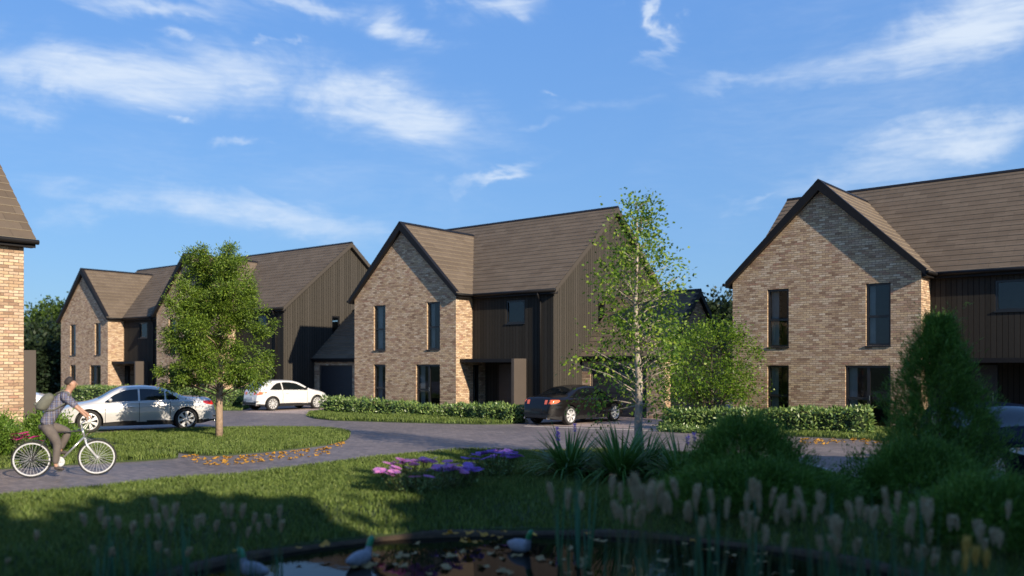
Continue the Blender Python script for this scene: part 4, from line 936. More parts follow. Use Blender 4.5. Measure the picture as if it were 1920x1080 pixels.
# trees out of the frame whose shade falls across the pond bank and near lawn
DQ = .35
for i, (q, h, r, lab) in enumerate([(-4, 9.2, 2.6, 'first shade tree from the left, behind the viewer'), (.4, 9.4, 2.5, 'second shade tree from the left, behind the viewer'), (3.3, 9.3, 1.8, 'narrow shade tree left of the sunny gap, behind the viewer'),
        (8.3, 9.3, 1.7, 'narrow shade tree right of the sunny gap, behind the viewer'), (11.8, 10.4, 2.3, 'tallest shade tree, behind the viewer'), (14.6, 9.0, 2.2, 'shade tree beside the tallest one, outside the picture'),
        (17.2, 7.9, 2.4, 'shade tree by the right car, outside the picture'), (21.0, 7.2, 2.5, 'last shade tree to the right, outside the picture')]):
    big_tree(lab, (10 * .63 + (q + DQ) * .777, -10 * .777 + (q + DQ) * .63, 0), h, r, 'leaf_bg', 90 + i, 330, 80, .62, .46, 'shade trees out of the picture', 'shade_tree', sprd=.95, bot=.30)
for q, h, r, sd in ((10.5, 12.6, 2.2, 121), (15.0, 12.9, 2.6, 122)):
    big_tree('thin leaved tall shade tree %s, outside the picture' % ('nearer the viewer' if q < 12 else 'farther to the right'), (16 * .63 + q * .777, -16 * .777 + q * .63, 0), h, r, 'leaf_bg', sd, 75, 40, .42, .3, 'shade trees out of the picture', 'shade_tree', sprd=.9, bot=.55)
def hedge(label, path, depth, heights, seed, lns=.13, group=None, mat='leaf_hedge', nm='laurel_hedge', dens=330):
    r_ = np.random.default_rng(seed); root = empty(nm, (path[0][0], path[0][1], 0)); o0 = np.array([path[0][0], path[0][1], 0.])
    P = np.array(path, float); seg = np.linalg.norm(P[1:] - P[:-1], axis=1); L = seg.sum(); cum = np.concatenate([[0], np.cumsum(seg)])
    def fr(s): x = np.interp(s, cum, P[:, 0]); y = np.interp(s, cum, P[:, 1]); return x, y
    def hh(s): return np.interp(s, np.linspace(0, L, len(heights)), heights)
    def tn(s): x0, y0 = fr(np.maximum(0, s - .2)); x1, y1 = fr(np.minimum(L, s + .2)); t = np.stack([x1 - x0, y1 - y0], -1); return t / np.linalg.norm(t, axis=-1, keepdims=True)
    def surf(s, kind, v):
        x, y = fr(s); t = tn(s); nb = np.stack([-t[:, 1], t[:, 0]], -1); nb = nb * np.where(nb[:, 1:2] > 0, 1, -1); h = hh(s); k = len(s)
        w = .06 * np.sin(s * 3.3) + .05 * np.sin(s * 7.1 + 1)
        if kind == 'front': p = np.stack([x - nb[:, 0] * w, y - nb[:, 1] * w, v * (h + w * .5)], -1); n = np.stack([-nb[:, 0], -nb[:, 1], np.full(k, .25)], -1)
        elif kind == 'back': p = np.stack([x + nb[:, 0] * depth, y + nb[:, 1] * depth, v * h], -1); n = np.stack([nb[:, 0], nb[:, 1], np.full(k, .2)], -1)
        else: p = np.stack([x + nb[:, 0] * depth * v, y + nb[:, 1] * depth * v, h + w * .5 + .04 * np.sin(s * 9 + v * 5)], -1); n = np.stack([np.zeros(k), np.zeros(k), np.ones(k)], -1)
        return p, n
    PP, NN_ = [], []
    for kind, area in (('front', L * .7), ('top', L * depth), ('back', L * .7)):
        n = int(dens * area * (1 if kind != 'back' else .4)); s = r_.uniform(0, L, n); v = r_.uniform(0.02, 1, n); p, nn = surf(s, kind, v); PP.append(p); NN_.append(nn)
    for e in (0, L):
        n = int(dens * depth * .7); s = np.full(n, float(e)); v = r_.uniform(0, 1, n); p, _ = surf(s, 'top', v); z = r_.uniform(0.02, 1, n); p[:, 2] *= z; t = tn(s); sg = -1 if e == 0 else 1; PP.append(p); NN_.append(np.stack([t[:, 0] * sg, t[:, 1] * sg, np.full(n, .2)], -1))
    P_ = np.vstack(PP) + r_.normal(0, .035, (sum(map(len, PP)), 3)) - o0; N_ = np.vstack(NN_); n = len(P_)
    D = N_ * .55 + r_.normal(0, .45, (n, 3)); D[:, 2] += .15; Nn = N_ + r_.normal(0, .4, (n, 3)); Nn[:, 2] += .5
    V = leaf_quads(P_, D, Nn, lns * r_.uniform(.6, 1.25, n), lns * .42 * r_.uniform(.7, 1.3, n)); V[:, :, 2] = np.maximum(V[:, :, 2], .01)
    np_mesh('foliage', V, quads(n), mat, root)
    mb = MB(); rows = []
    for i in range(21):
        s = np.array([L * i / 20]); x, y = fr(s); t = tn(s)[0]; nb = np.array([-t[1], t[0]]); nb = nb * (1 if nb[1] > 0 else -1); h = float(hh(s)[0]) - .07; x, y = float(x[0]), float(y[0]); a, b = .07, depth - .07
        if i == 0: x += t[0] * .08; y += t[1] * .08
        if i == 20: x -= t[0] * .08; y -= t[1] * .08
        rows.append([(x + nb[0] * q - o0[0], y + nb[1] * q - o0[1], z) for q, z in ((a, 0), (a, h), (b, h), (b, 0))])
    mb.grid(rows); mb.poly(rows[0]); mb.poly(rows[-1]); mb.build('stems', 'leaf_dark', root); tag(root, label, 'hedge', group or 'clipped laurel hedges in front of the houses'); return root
hedge('clipped laurel hedge left of the glazed door of the middle house', [G(602, 776), G(700, 780), G(803, 784)], 1.0, [.64, .56, .42], 1)
hedge('shorter laurel hedge before the entrance canopy of the middle house', [G(828, 787), G(890, 790.5), G(955, 795)], 1.0, [.50, .55, .58], 2)
hedge('long laurel hedge in front of the right house', [G(1244, 806), G(1330, 809), G(1450, 811), G(1560, 815), G(1630, 817)], 1.1, [.54, .58, .62, .68, .72], 3, .15)
hedge('distant laurel hedge behind the trunk of the island tree', [(-18, 44.5), G(398, 768), G(456, 766)], 1.2, [.8, .82, .78], 4)
hedge('farthest laurel hedge seen above the bonnet of the silver car', [at(118, 52)[:2], at(230, 49.5)[:2], at(330, 47.5)[:2]], 1.2, [.75, .78, .75], 5, .15, dens=200)
strip_ = hedge('low ground cover at the left foot of the hedge of the right house', [G(1236, 809), G(1300, 812.5), G(1390, 816)], .45, [.14, .15, .16], 6, .08, group='low planting', nm='ground_cover', dens=500)
def shrub(label, loc, fn, n, seed, mat, ln, wd, nm='conifer_shrub', per=9, up=.45, group='dark conifers beside the pond', cat='shrub', jit=.05, core=None):
    """fn(rng) -> surface point and outward direction; per needles to a sprig"""
    r_ = np.random.default_rng(seed); root = empty(nm, loc); P = []; D = []
    for _ in range(n): p, d = fn(r_); P.append(p); D.append(d)
    P = np.array(P); D = unit(np.array(D)); D[:, 2] += up; D = unit(D); m = n * per
    t = np.tile(np.linspace(0, 1, per), n)[:, None] * np.repeat(r_.uniform(.06, .26, n) * (1 + 1.2 * (r_.uniform(0, 1, n) > .93)), per)[:, None]; PP = np.repeat(P, per, 0) + np.repeat(D, per, 0) * t + r_.normal(0, jit * .3, (m, 3)); DD = np.repeat(D, per, 0) + r_.normal(0, .45, (m, 3))
    V = leaf_quads(PP, DD, r_.normal(0, 1, (m, 3)), ln * r_.uniform(.6, 1.2, m), np.full(m, wd)); np_mesh('foliage', V, quads(m), mat, root)
    mb = MB(); mb.tube([(0, 0, -.1), (0, 0, core or .5)], [.05, .02], 8); mb.build('stem', 'dark_bark', root); tag(root, label, cat, group); return root
def dome(rx, ry_, h, z0=.02, lump=.16, k1=3, inner=.72):
    def f(r_):
        a = r_.uniform(0, 2 * np.pi); u = r_.uniform(0, 1) ** .8; z = u * h; rr = math.sqrt(max(0, 1 - u * u)) * .95 + .05; l = 1 + lump * math.sin(k1 * a + 4 * u) + lump * .7 * math.sin((k1 + 4) * a - 6 * u); q = inner + (1 - inner) * r_.uniform()
        return (rx * rr * l * q * math.cos(a), ry_ * rr * l * q * math.sin(a), z0 + z * (.85 + .15 * q) * (1 + lump * .6 * math.sin(4 * a))), (math.cos(a) * rr, math.sin(a) * rr, u)
    return f
def cone(r, h, z0=.05, lump=.26):
    pr = interp([(0, .75), (.12, 1), (.3, .95), (.55, .72), (.8, .38), (1, .08)])
    def f(r_):
        a = r_.uniform(0, 2 * np.pi); u = r_.uniform(0, 1); rr = pr(u) * (.6 + .4 * r_.uniform()); l = 1 + lump * math.sin(3 * a + 9 * u) + lump * math.sin(5 * a - 13 * u)
        return (r * rr * l * math.cos(a), r * rr * l * math.sin(a), z0 + u * h), (math.cos(a), math.sin(a), .8)
    return f
shrub('large round dark conifer shrub right of the strappy clumps', (3.72, 13.6, .03), dome(1.0, .9, 1.10, inner=.5), 4600, 31, 'leaf_conifer', .085, .011)
shrub('low spreading conifer in front of the large round one', (3.55, 12.5, .03), dome(1.6, .8, .52, inner=.5), 4200, 32, 'leaf_conifer', .085, .011)
shrub('tall upright conifer in front of the corner of the right house', (6.93, 13.9, .03), cone(.80, 2.75), 5600, 33, 'leaf_conifer', .10, .012, core=2.4, cat='conifer')
shrub('wide low conifer mound at the foot of the tall upright one', (6.0, 12.6, .03), dome(.9, .8, .82, inner=.5), 4400, 34, 'leaf_conifer', .085, .011)
shrub('dark conifer mound in the lower right corner', (5.75, 10.2, .03), dome(1.0, .8, .58, inner=.5), 4200, 35, 'leaf_conifer', .085, .011)
shrub('thin wispy shrub between the two low conifer mounds', (5.42, 13.3, .03), dome(.32, .3, .62, lump=.3, inner=.2), 150, 36, 'leaf_conifer', .06, .02)
shrub('bright leafy bush at the foot of the left house', (-12.05, 19.4, .02), dome(.85, .7, .86, lump=.08), 2600, 37, 'leaf_bush', .07, .03, nm='leafy_bush', group='plants by the left house')
shrub('green leafy plant between the grey panel and the silver car', (-11.3, 20.8, .02), dome(.6, .5, .75), 900, 38, 'leaf_bush', .10, .035, nm='leafy_bush', group='plants by the left house')
def blades(name, n, ln, w, mat, parent, seed, lean=(.5, 2.1), base=.14, droop=.9, segs=6):
    r_ = np.random.default_rng(seed); V = []; Q = []
    for i in range(n):
        a = r_.uniform(0, 2 * np.pi); L = ln * r_.uniform(.6, 1.15); le = r_.uniform(*lean); b = r_.uniform(0, base); p = np.array([b * math.cos(a), b * math.sin(a), 0.]); th = .08 + le * .35
        sd = np.array([-math.sin(a), math.cos(a), 0]); k0 = len(V)
        for j in range(segs + 1):
            t = j / segs; ww = w * (1 - t ** 2.5) * .5 + .0005
            V += [p - sd * ww, p + sd * ww]; th2 = th + le * droop * t; p = p + np.array([math.cos(a) * math.sin(th2), math.sin(a) * math.sin(th2), math.cos(th2)]) * L / segs
        Q += [(k0 + 2 * j, k0 + 2 * j + 1, k0 + 2 * j + 3, k0 + 2 * j + 2) for j in range(segs)]
    return np_mesh(name, V, Q, mat, parent, smooth=True)
def strappy(label, loc, n, ln, seed, flowers=0, mat='leaf_spiky', group='strappy leaved clumps at the lawn edge', w=.045):
    root = empty('strappy_plant', loc); blades('foliage', n, ln, w, mat, root, seed); r = random.Random(seed)
    for k in range(flowers):
        a = r.uniform(0, 6.28); x, y = .25 * math.cos(a), .25 * math.sin(a); h = ln * r.uniform(.62, .85); mb = MB(); mb.tube([(x * .3, y * .3, 0), (x, y, h)], .006, 5); s = mb.build('flower_stem', 'leaf_spiky', root)
        P = np.array([(x, y, h - .06 + .14 * q) for q in np.random.default_rng(seed + k).uniform(0, 1, 26)]); rr = np.random.default_rng(k); V = leaf_quads(P, rr.normal(0, 1, (26, 3)), rr.normal(0, 1, (26, 3)), np.full(26, .05), np.full(26, .03)); np_mesh('flower', V, quads(26), 'petal_violet', s)
    tag(root, label, 'plant', group); return root
strappy('strappy clump with violet flower spikes, left of the other strappy plants', (1.05, 15.8, .03), 260, 1.15, 41, 3)
strappy('broad strappy clump just left of the birch trunk foot', (1.95, 15.3, .03), 320, 1.2, 42, 0)
strappy('strappy clump with one violet spike beside the large round conifer', (2.95, 14.9, .03), 240, 1.1, 43, 2)
strappy('small strappy clump behind the birch foot', (2.5, 16.2, .03), 240, 1.0, 44, 0)
strappy('yellow green strappy plant seen through the bicycle frame', (-10.55, 20.55, .02), 80, .95, 45, 0, 'leaf_bush', 'plants by the left house', .04)
# daisies
def daisy_mesh(name, mat, seed):
    r = random.Random(seed); V = []; Q = []; F_ = []
    mb = MB()
    for k in range(16):
        a = 2 * math.pi * k / 16 + r.uniform(-.05, .05); c, s = math.cos(a), math.sin(a); R_ = .085 * r.uniform(.9, 1.1); w = .017
        mb.add([(c * .008, s * .008, 0), (c * R_ * .6 - s * w, s * R_ * .6 + c * w, .006), (c * R_, s * R_, -.002), (c * R_ * .6 + s * w, s * R_ * .6 - c * w, .006)], [(0, 1, 2, 3)])
    me = mb.build('flower', [mat, 'reed_gold'], None); return me
def daisies(label, loc, mats, n, rx, ry_, h0, h1, seed, group='clumps of daisy flowers'):
    root = empty('flower_clump', loc); r = random.Random(seed)
    base = {m: daisy_mesh('flower', m, seed) for m in set(mats)}; used = set()
    mb = MB(); lf = []
    for k in range(n):
        while True:
            u, v = r.uniform(-1, 1), r.uniform(-1, 1)
            if u * u + v * v < 1: break
        x, y = u * rx, v * ry_; h = h0 + (h1 - h0) * (1 - (u * u + v * v)) ** .5 * r.uniform(.75, 1.05); m = mats[r.randrange(len(mats))]
        if m in used: f = base[m].copy(); COL.objects.link(f)
        else: f = base[m]; used.add(m)
        f.parent = root; f.location = (x, y, h); f.rotation_euler = (r.uniform(-.35, .35), r.uniform(-.25, .25), r.uniform(0, 3)); f.scale = (r.uniform(1.0, 1.35),) * 3
        mb.tube([(x * .35, y * .35, 0), (x * .8, y * .8, h * .5), (x, y, h - .004)], .006, 5)
        for j in range(34): t = r.uniform(.05, .8); lf.append((x * (.35 + .6 * t) + r.gauss(0, .05), y * (.35 + .6 * t) + r.gauss(0, .05), h * t))
    mb.build('stem', 'reed_stem', root); lf = np.array(lf); rr = np.random.default_rng(seed); m = len(lf)
    V = leaf_quads(lf, rr.normal(0, 1, (m, 3)) + np.array([0, 0, .4]), rr.normal(0, 1, (m, 3)), rr.uniform(.04, .08, m), rr.uniform(.015, .03, m)); np_mesh('foliage', V, quads(m), 'leaf_hedge', root)
    tag(root, label, 'flowers', group); return root
daisies('pink daisy clump catching the sun on the near lawn', (-1.45, 13.6, .06), ['petal_pink'], 46, .70, .48, .36, .62, 51)
daisies('violet daisy clump directly right of the pink one', (-.92, 14.0, .06), ['petal_violet'], 26, .44, .34, .32, .48, 52)
daisies('violet daisy clump standing apart, nearer the road', (-.28, 15.6, .06), ['petal_violet'], 34, .62, .38, .34, .54, 53)
daisies('magenta daisies behind the rear bicycle wheel', (-10.95, 19.1, .02), ['petal_magenta'], 13, .38, .25, .42, .62, 54)

# reeds at the pond margin
def make_reed(seed, headm='reed_head', heads=1):
    r = random.Random(seed); rr = np.random.default_rng(seed); root = empty('reed_plant'); s = []
    for k in range(heads):
        ln = (.16 * (k * 2 - 1) if heads == 2 else r.uniform(-.06, .06)) ; top = (ln, r.uniform(-.05, .05), 1 - .12 * k * r.random())
        mb = MB(); mb.tube([(0, 0, 0), (ln * .3, 0, .5), (top[0] * .8, top[1], top[2] - .16)], [.008, .007, .006], 5); st = mb.build('stem', 'reed_stem', root)
        m = 420; t = rr.uniform(0, 1, m); a = rr.uniform(0, 6.28, m); R_ = .040 * np.sin(np.pi * (.06 + .86 * t)) ** 1.1 * (.75 + .5 * t); ax = np.array([top[0] * .25, 0, .12])
        P = np.stack([top[0] * .8 + ax[0] * t + R_ * np.cos(a) * .5, top[1] + R_ * np.sin(a) * .5, top[2] - .12 + ax[2] * t], -1); D = np.stack([np.cos(a), np.sin(a), np.full(m, 1.4)], -1)
        V = leaf_quads(P, D, rr.normal(0, 1, (m, 3)), rr.uniform(.03, .065, m), np.full(m, .008)); np_mesh('seed_head', V, quads(m), headm, st)
    b = blades('leaf', r.randint(5, 8), .72, .018, 'reed_leaf', root, seed, lean=(.02, .22), base=.04, droop=.5); return root
REEDS_PX = [(57, 1015), (172, 985), (186, 972), (192, 1042), (207, 1052), (240, 990), (262, 985), (308, 955), (332, 968), (322, 985), (376, 990), (387, 985), (425, 965), (450, 962), (466, 978), (446, 1000), (476, 1000), (521, 985), (530, 968), (6, 1062), (300, 1035), (342, 1045)]
Z = [(50, 240), (135, 205), (110, 270), (140, 262), (215, 285), (260, 295), (320, 330), (325, 215), (350, 265), (455, 275), (520, 280), (600, 220), (622, 205), (650, 285), (740, 290), (780, 290), (785, 350), (940, 255), (962, 280), (880, 320), (930, 400), (1030, 385), (1072, 390), (1110, 320), (1140, 310), (1200, 320), (1180, 345), (1320, 260), (1345, 292), (1335, 350), (1432, 310), (1410, 335), (1452, 335), (1290, 360), (1562, 390), (1645, 390), (1638, 432), (1722, 420), (1790, 320), (1805, 460), (1710, 490), (1442, 430), (1000, 400), (550, 375), (612, 370), (598, 432), (470, 375), (40, 350), (85, 345), (1400, 545), (1360, 520), (1445, 530), (1530, 560), (950, 480), (1010, 470), (1090, 490), (320, 400), (700, 450)]
REEDS_PX += [(1180 + u / 2.595, 840 + v / 2.595) for u, v in Z]
REEDS_PX += [(640 + u / 3.2, 840 + v / 3.2) for u, v in [(1575, 245), (1650, 290), (1790, 280), (1890, 235), (1465, 350), (1370, 290), (1750, 430), (1690, 400)]]
GOLD = [(1793, 1034), (1790, 1062), (1824, 1055), (1841, 1058)]
protos = [make_reed(60, 'reed_head', 1), make_reed(61, 'reed_head', 2), make_reed(62, 'reed_head', 1), make_reed(63, 'reed_head', 2)]
rr_ = random.Random(9); usedp = set()
for i, (px, py) in enumerate(REEDS_PX + GOLD):
    gold = i >= len(REEDS_PX)
    if gold:
        if 'g' not in usedp: usedp.add('g'); gp = make_reed(70, 'reed_gold', 1); o = gp
        else: o = copy_tree(gp)
    else:
        k = i % 4
        if k in usedp: o = copy_tree(protos[k])
        else: o = protos[k]; usedp.add(k)
    Y = rr_.uniform(7.6, 8.7) if px > 900 else rr_.uniform(8.8, 9.6)
    if gold: Y = 7.0
    zt_ = H0 - (py - HY) * Y / F + .09; zb_ = -.45; x = (px - 960) * Y / F
    o.location = (x, Y, zb_); w_ = rr_.uniform(.52, .78); o.scale = (w_, w_, max(.25, zt_ - zb_)); o.rotation_euler = (rr_.uniform(-.07, .07), rr_.uniform(-.10, .10), rr_.uniform(-.6, .6))
    for st in o.children:
        for hd in st.children:      # keep the seed heads their own length whatever the stem's height
            pass
    if gold: tag(o, 'golden sunlit reed head at the bottom right', 'reed', 'golden reeds')
    else:
        for lim, lb in ((120, 'at the far left bottom corner'), (220, 'left of the blue green blades, bottom left'), (350, 'among the blue green blades, bottom left'), (490, 'standing above the left bend of the pond rim'), (700, 'nearest the ducks on their left'), (1130, 'below the first strappy clump'),
                        (1240, 'below the birch trunk'), (1330, 'below the left side of the large round conifer'), (1440, 'below the right side of the large round conifer'), (1540, 'below the low spreading conifer'), (1640, 'below the pale kerb'), (1740, 'below the wide low conifer mound'), (1800, 'around the golden reeds'), (2000, 'at the lower right corner')):
            if px < lim: break
        tag(o, 'pale tufted reed ' + lb, 'reed', 'reeds ' + lb)
# bluish blades between the reeds
for j, (px, py, Y) in enumerate([(240, 962, 9.2), (215, 975, 9.1), (285, 975, 9.2), (350, 960, 9.3), (1085, 905, 10.2), (1100, 912, 10.1), (1325, 915, 8.6), (1345, 908, 8.6), (1560, 945, 8.3), (1578, 945, 8.2), (1635, 945, 8.3), (1655, 965, 8.2), (1050, 900, 10.3), (190, 990, 9.0), (1420, 930, 8.8), (1745, 945, 8.4)]):
    z = H0 - (py - HY) * Y / F; root = empty('blade_plant', ((px - 960) * Y / F, Y, -.3)); blades('foliage', 7, z + .42, .022, 'reed_leaf', root, 80 + j, lean=(.0, .12), base=.06, droop=.3); tag(root, 'upright blue green blades among the reeds', 'plant', 'blue green blades at the pond edge')

# fallen leaves and pond leaves, one object each
def leaf_object(nm, mat, size, seed):
    r = random.Random(seed); mb = MB(); pts = []
    for k in range(9):
        a = 2 * math.pi * k / 9; R_ = size * (1 if k % 2 == 0 else .62) * r.uniform(.85, 1.1); pts.append((R_ * math.cos(a), R_ * .8 * math.sin(a), .25 * R_ * math.sin(a * 2 + 1)))
    mb.add([(0, 0, .004)] + pts, [(0, k + 1, (k + 1) % 9 + 1) for k in range(9)]); return mb.build(nm, mat)
def scatter_leaves(nm, mat, pts, size, label, group, z, seed, cat='leaf'):
    ps = [leaf_object(nm, mat, size, seed + k) for k in range(3)]; r = random.Random(seed)
    for i, (x, y) in enumerate(pts):
        o = ps[i] if i < 3 else ps[i % 3].copy()
        if i >= 3: COL.objects.link(o)
        o.location = (x, y, z + r.uniform(.008, .02)); o.rotation_euler = (r.uniform(-.3, .3), r.uniform(-.3, .3), r.uniform(0, 6.3)); s = r.uniform(.6, 1.25); o.scale = (s, s, s * 1.3); tag(o, label, cat, group)
r = random.Random(4); pts = []
edge = [(340, 852), (400, 861), (470, 857), (540, 850), (600, 842), (650, 830)]
while len(pts) < 170:
    k = r.randrange(len(edge) - 1); t = r.random(); a, b = edge[k], edge[k + 1]; px = a[0] + (b[0] - a[0]) * t; py = a[1] + (b[1] - a[1]) * t + r.random() ** 1.6 * 15 - 2; pts.append(G(px, py))
scatter_leaves('fallen_leaf', 'fallen_leaf', pts, .065, 'fallen orange leaf on the paving along the grass island', 'fallen leaves by the grass island', .01, 5)
pts = [G(r.uniform(1500, 1690), 822 + r.random() ** 1.3 * 10 + 2) for _ in range(95)]
scatter_leaves('fallen_leaf', 'fallen_leaf', pts, .07, 'fallen orange leaf on the road before the long hedge', 'fallen leaves by the right house', .02, 6)
pts = [G(r.uniform(700, 880), 868 - r.random() * 12) for _ in range(26)] + [G(r.uniform(350, 420), 802 + r.random() * 4) for _ in range(14)]
scatter_leaves('fallen_leaf', 'fallen_leaf', pts, .05, 'small fallen leaf on open paving', 'scattered small fallen leaves', .01, 7)
pts = []
while len(pts) < 62:
    px, py = r.uniform(640, 1500), r.uniform(1006, 1080); x, y = G(px, py, WZ)
    if math.hypot(x - PC[0], y - PC[1]) < 4.75: pts.append((x, y))
scatter_leaves('floating_leaf', 'pond_leaf', pts, .085, 'dry leaf floating on the dark pond', 'leaves floating on the pond', WZ - .002, 8)
pts = [G(px, py, -.15) for px, py in [(835, 1004), (850, 1002), (880, 1000), (905, 1003), (925, 1008), (938, 1010), (876, 1012), (870, 1018), (885, 1018), (900, 1017), (838, 1002), (945, 1000), (560, 1030), (610, 1025), (1100, 1003), (1300, 1018)]]
scatter_leaves('fallen_leaf', 'fallen_leaf', pts, .085, 'orange leaf lying on the rim of the pond', 'orange leaves on the pond rim', -.14, 9)
# ducks
def duck(label, px, py, rz, pose=0):
    x, y = G(px, py, WZ); root = empty('duck', (x, y, WZ), rz)
    pts = [(-.17, 0, .07), (-.08, 0, .06), (.03, 0, .06), (.12, 0, .075), (.155, 0, .13), (.165, 0, .19), (.20, 0, .225)]
    skin_mesh('body', pts, [.02, .062, .078, .06, .034, .028, .033], [(i, i + 1) for i in range(6)], 'duck_grey', root, 2, 2)
    skin_mesh('head_plumage', [(.153, 0, .135), (.165, 0, .19), (.20, 0, .227), (.215, 0, .228)], [.038, .033, .038, .026], [(0, 1), (1, 2), (2, 3)], 'duck_green', root, 2)
    skin_mesh('bill', [(.225, 0, .222), (.265, 0, .212), (.285, 0, .211)], [(.014, .014), (.016, .008), (.012, .006)], [(0, 1), (1, 2)], 'duck_bill', root, 1)
    root.scale = (1.25,) * 3; tag(root, label, 'duck', 'ducks on the pond'); return root
duck('duck swimming left, middle of the three, on the blue reflection', 672, 1060, R(60))
duck('duck lowest and farthest left, at the bottom edge', 478, 1082, R(150))
duck('duck with its orange bill dipped near the far pond rim', 972, 1034, R(-50))

# ------------------------------------------------------------ bicycle and its rider
BA = R(21); BX, BY = -9.18, 16.33
def bike():
    root = empty('bicycle', (BX, BY, .005), BA); wr = .35
    first = None
    for x in (0, 1.13):
        if first is None:
            w = empty('wheel'); w.parent = root; first = w
            mb = MB()
            for k in range(1): 
                prof = [(wr - .018 + .018 * math.cos(t), .018 * math.sin(t)) for t in [2 * math.pi * j / 10 for j in range(11)]]; mb.lathe(prof, 'y', 56)
            mb.build('tyre', 'tyre', w, smooth=True)
            mb = MB(); mb.lathe([(wr - .034, -.012), (wr - .034, .012), (wr - .056, .012), (wr - .056, -.012), (wr - .034, -.012)], 'y', 56); mb.build('rim', 'alloy', w)
            mb = MB()
            for k in range(28):
                t = 2 * math.pi * k / 28; t2 = t + (.35 if k % 2 else -.35); sg = 1 if k % 4 < 2 else -1
                mb.tube([(.02 * math.cos(t2), .02 * sg, .02 * math.sin(t2)), ((wr - .05) * math.cos(t), 0, (wr - .05) * math.sin(t))], .0024, 4, cap=False)
            mb.build('spokes', 'spoke_steel', w)
            mb = MB(); mb.lathe([(.001, -.05), (.012, -.05), (.028, -.03), (.018, 0), (.028, .03), (.012, .05), (.001, .05)], 'y', 16); mb.build('hub', 'alloy', w, smooth=True)
        else: w = copy_tree(first, root)
        w.location = (x, 0, wr); w.rotation_euler = (0, random.random(), 0)
    bb = (.47, 0, .29); ht = (.86, 0, .93); hb = (.91, 0, .76); st = (.27, 0, .84); sd = (.235, 0, .955)
    mb = MB(); mb.tube([bb, hb], .020, 10); mb.tube([hb, ht], .022, 10); mb.build('frame_tube', 'bike_paint', root, smooth=True)
    mb = MB(); mb.tube([bb, st], .017, 10); mb.tube([st, (.86, 0, .88)], .016, 10)
    for sg in (-1, 1):
        mb.tube([(.47, sg * .03, .29), (0, sg * .06, wr)], .009, 6); mb.tube([(.28, sg * .02, .80), (0, sg * .06, wr)], .009, 6)
    mb.build('frame', 'bike_dark', root, smooth=True)
    mb = MB(); mb.tube([st, sd], .013, 8); mb.build('seat_post', 'alloy', root)
    skin_mesh('saddle', [(.10, 0, .965), (.20, 0, .975), (.36, 0, .965)], [.075, .055, .022], [(0, 1), (1, 2)], 'bike_dark', root, 2)
    mb = MB()
    for sg in (-1, 1): mb.tube([(.925, sg * .055, .70), (.96, sg * .055, .58), (1.13, sg * .058, wr)], [.017, .015, .011], 8)
    mb.tube([(.92, -.07, .72), (.92, .07, .72)], .016, 8); mb.build('fork', 'alloy', root, smooth=True)
    mb = MB(); mb.tube([ht, (.86, 0, 1.03), (.96, 0, 1.09)], .015, 8); mb.tube([(.93, -.31, 1.12), (.965, -.14, 1.09), (.965, .14, 1.09), (.93, .31, 1.12)], .013, 8); mb.build('handlebar', 'alloy', root, smooth=True)
    for sg in (-1, 1):
        mb = MB(); mb.tube([(.955, sg * .19, 1.10), (.925, sg * .33, 1.125)], .019, 8); mb.build('grip', 'bike_dark', root)
    for sg, an in ((-1, R(-85)), (1, R(95))):
        cx, cz = bb[0] + .165 * math.cos(an), bb[2] + .165 * math.sin(an)
        mb = MB(); mb.tube([(bb[0], sg * .055, bb[2]), (cx, sg * .065, cz)], .012, 6); c = mb.build('crank', 'alloy', root); mb = MB(); mb.box(cx - .045, cx + .045, min(sg * .07, sg * .16), max(sg * .07, sg * .16), cz - .012, cz + .012); mb.build('pedal', 'bike_dark', c)
    mb = MB(); mb.lathe([(.03, -.045), (.095, -.045), (.10, -.042), (.10, -.038), (.03, -.038), (.03, -.045)], 'y', 32, (bb[0], 0, bb[2])); [mb.tube([(bb[0], -.042, bb[2]), (bb[0] + .09 * math.cos(t), -.042, bb[2] + .09 * math.sin(t))], .01, 5) for t in (0, 1.26, 2.51, 3.77, 5.03)]; mb.build('chainring', 'alloy', root)
    mb = MB(); mb.tube([(bb[0], -.042, bb[2] + .10), (0, -.042, wr + .035)], .005, 4); mb.tube([(bb[0], -.042, bb[2] - .10), (0, -.042, wr - .035)], .005, 4); mb.lathe([(.02, -.045), (.045, -.045), (.045, -.035), (.02, -.035)], 'y', 20, (0, 0, wr)); mb.build('chain', 'bike_dark', root)
    for cx, a0, a1 in ((0, R(20), R(165)), (1.13, R(60), R(195))):
        ts = [a0 + (a1 - a0) * k / 24 for k in range(25)]; mb = MB(); mb.grid([[(cx + .378 * math.cos(t), y, wr + (.378 - abs(y) * .35) * math.sin(t)) for t in ts] for y in (-.03, 0, .03)]); mb.build('mudguard', 'bike_dark', root, smooth=True)
    tag(root, 'silver bicycle ridden to the right along the paving', 'bicycle'); return root
bike()
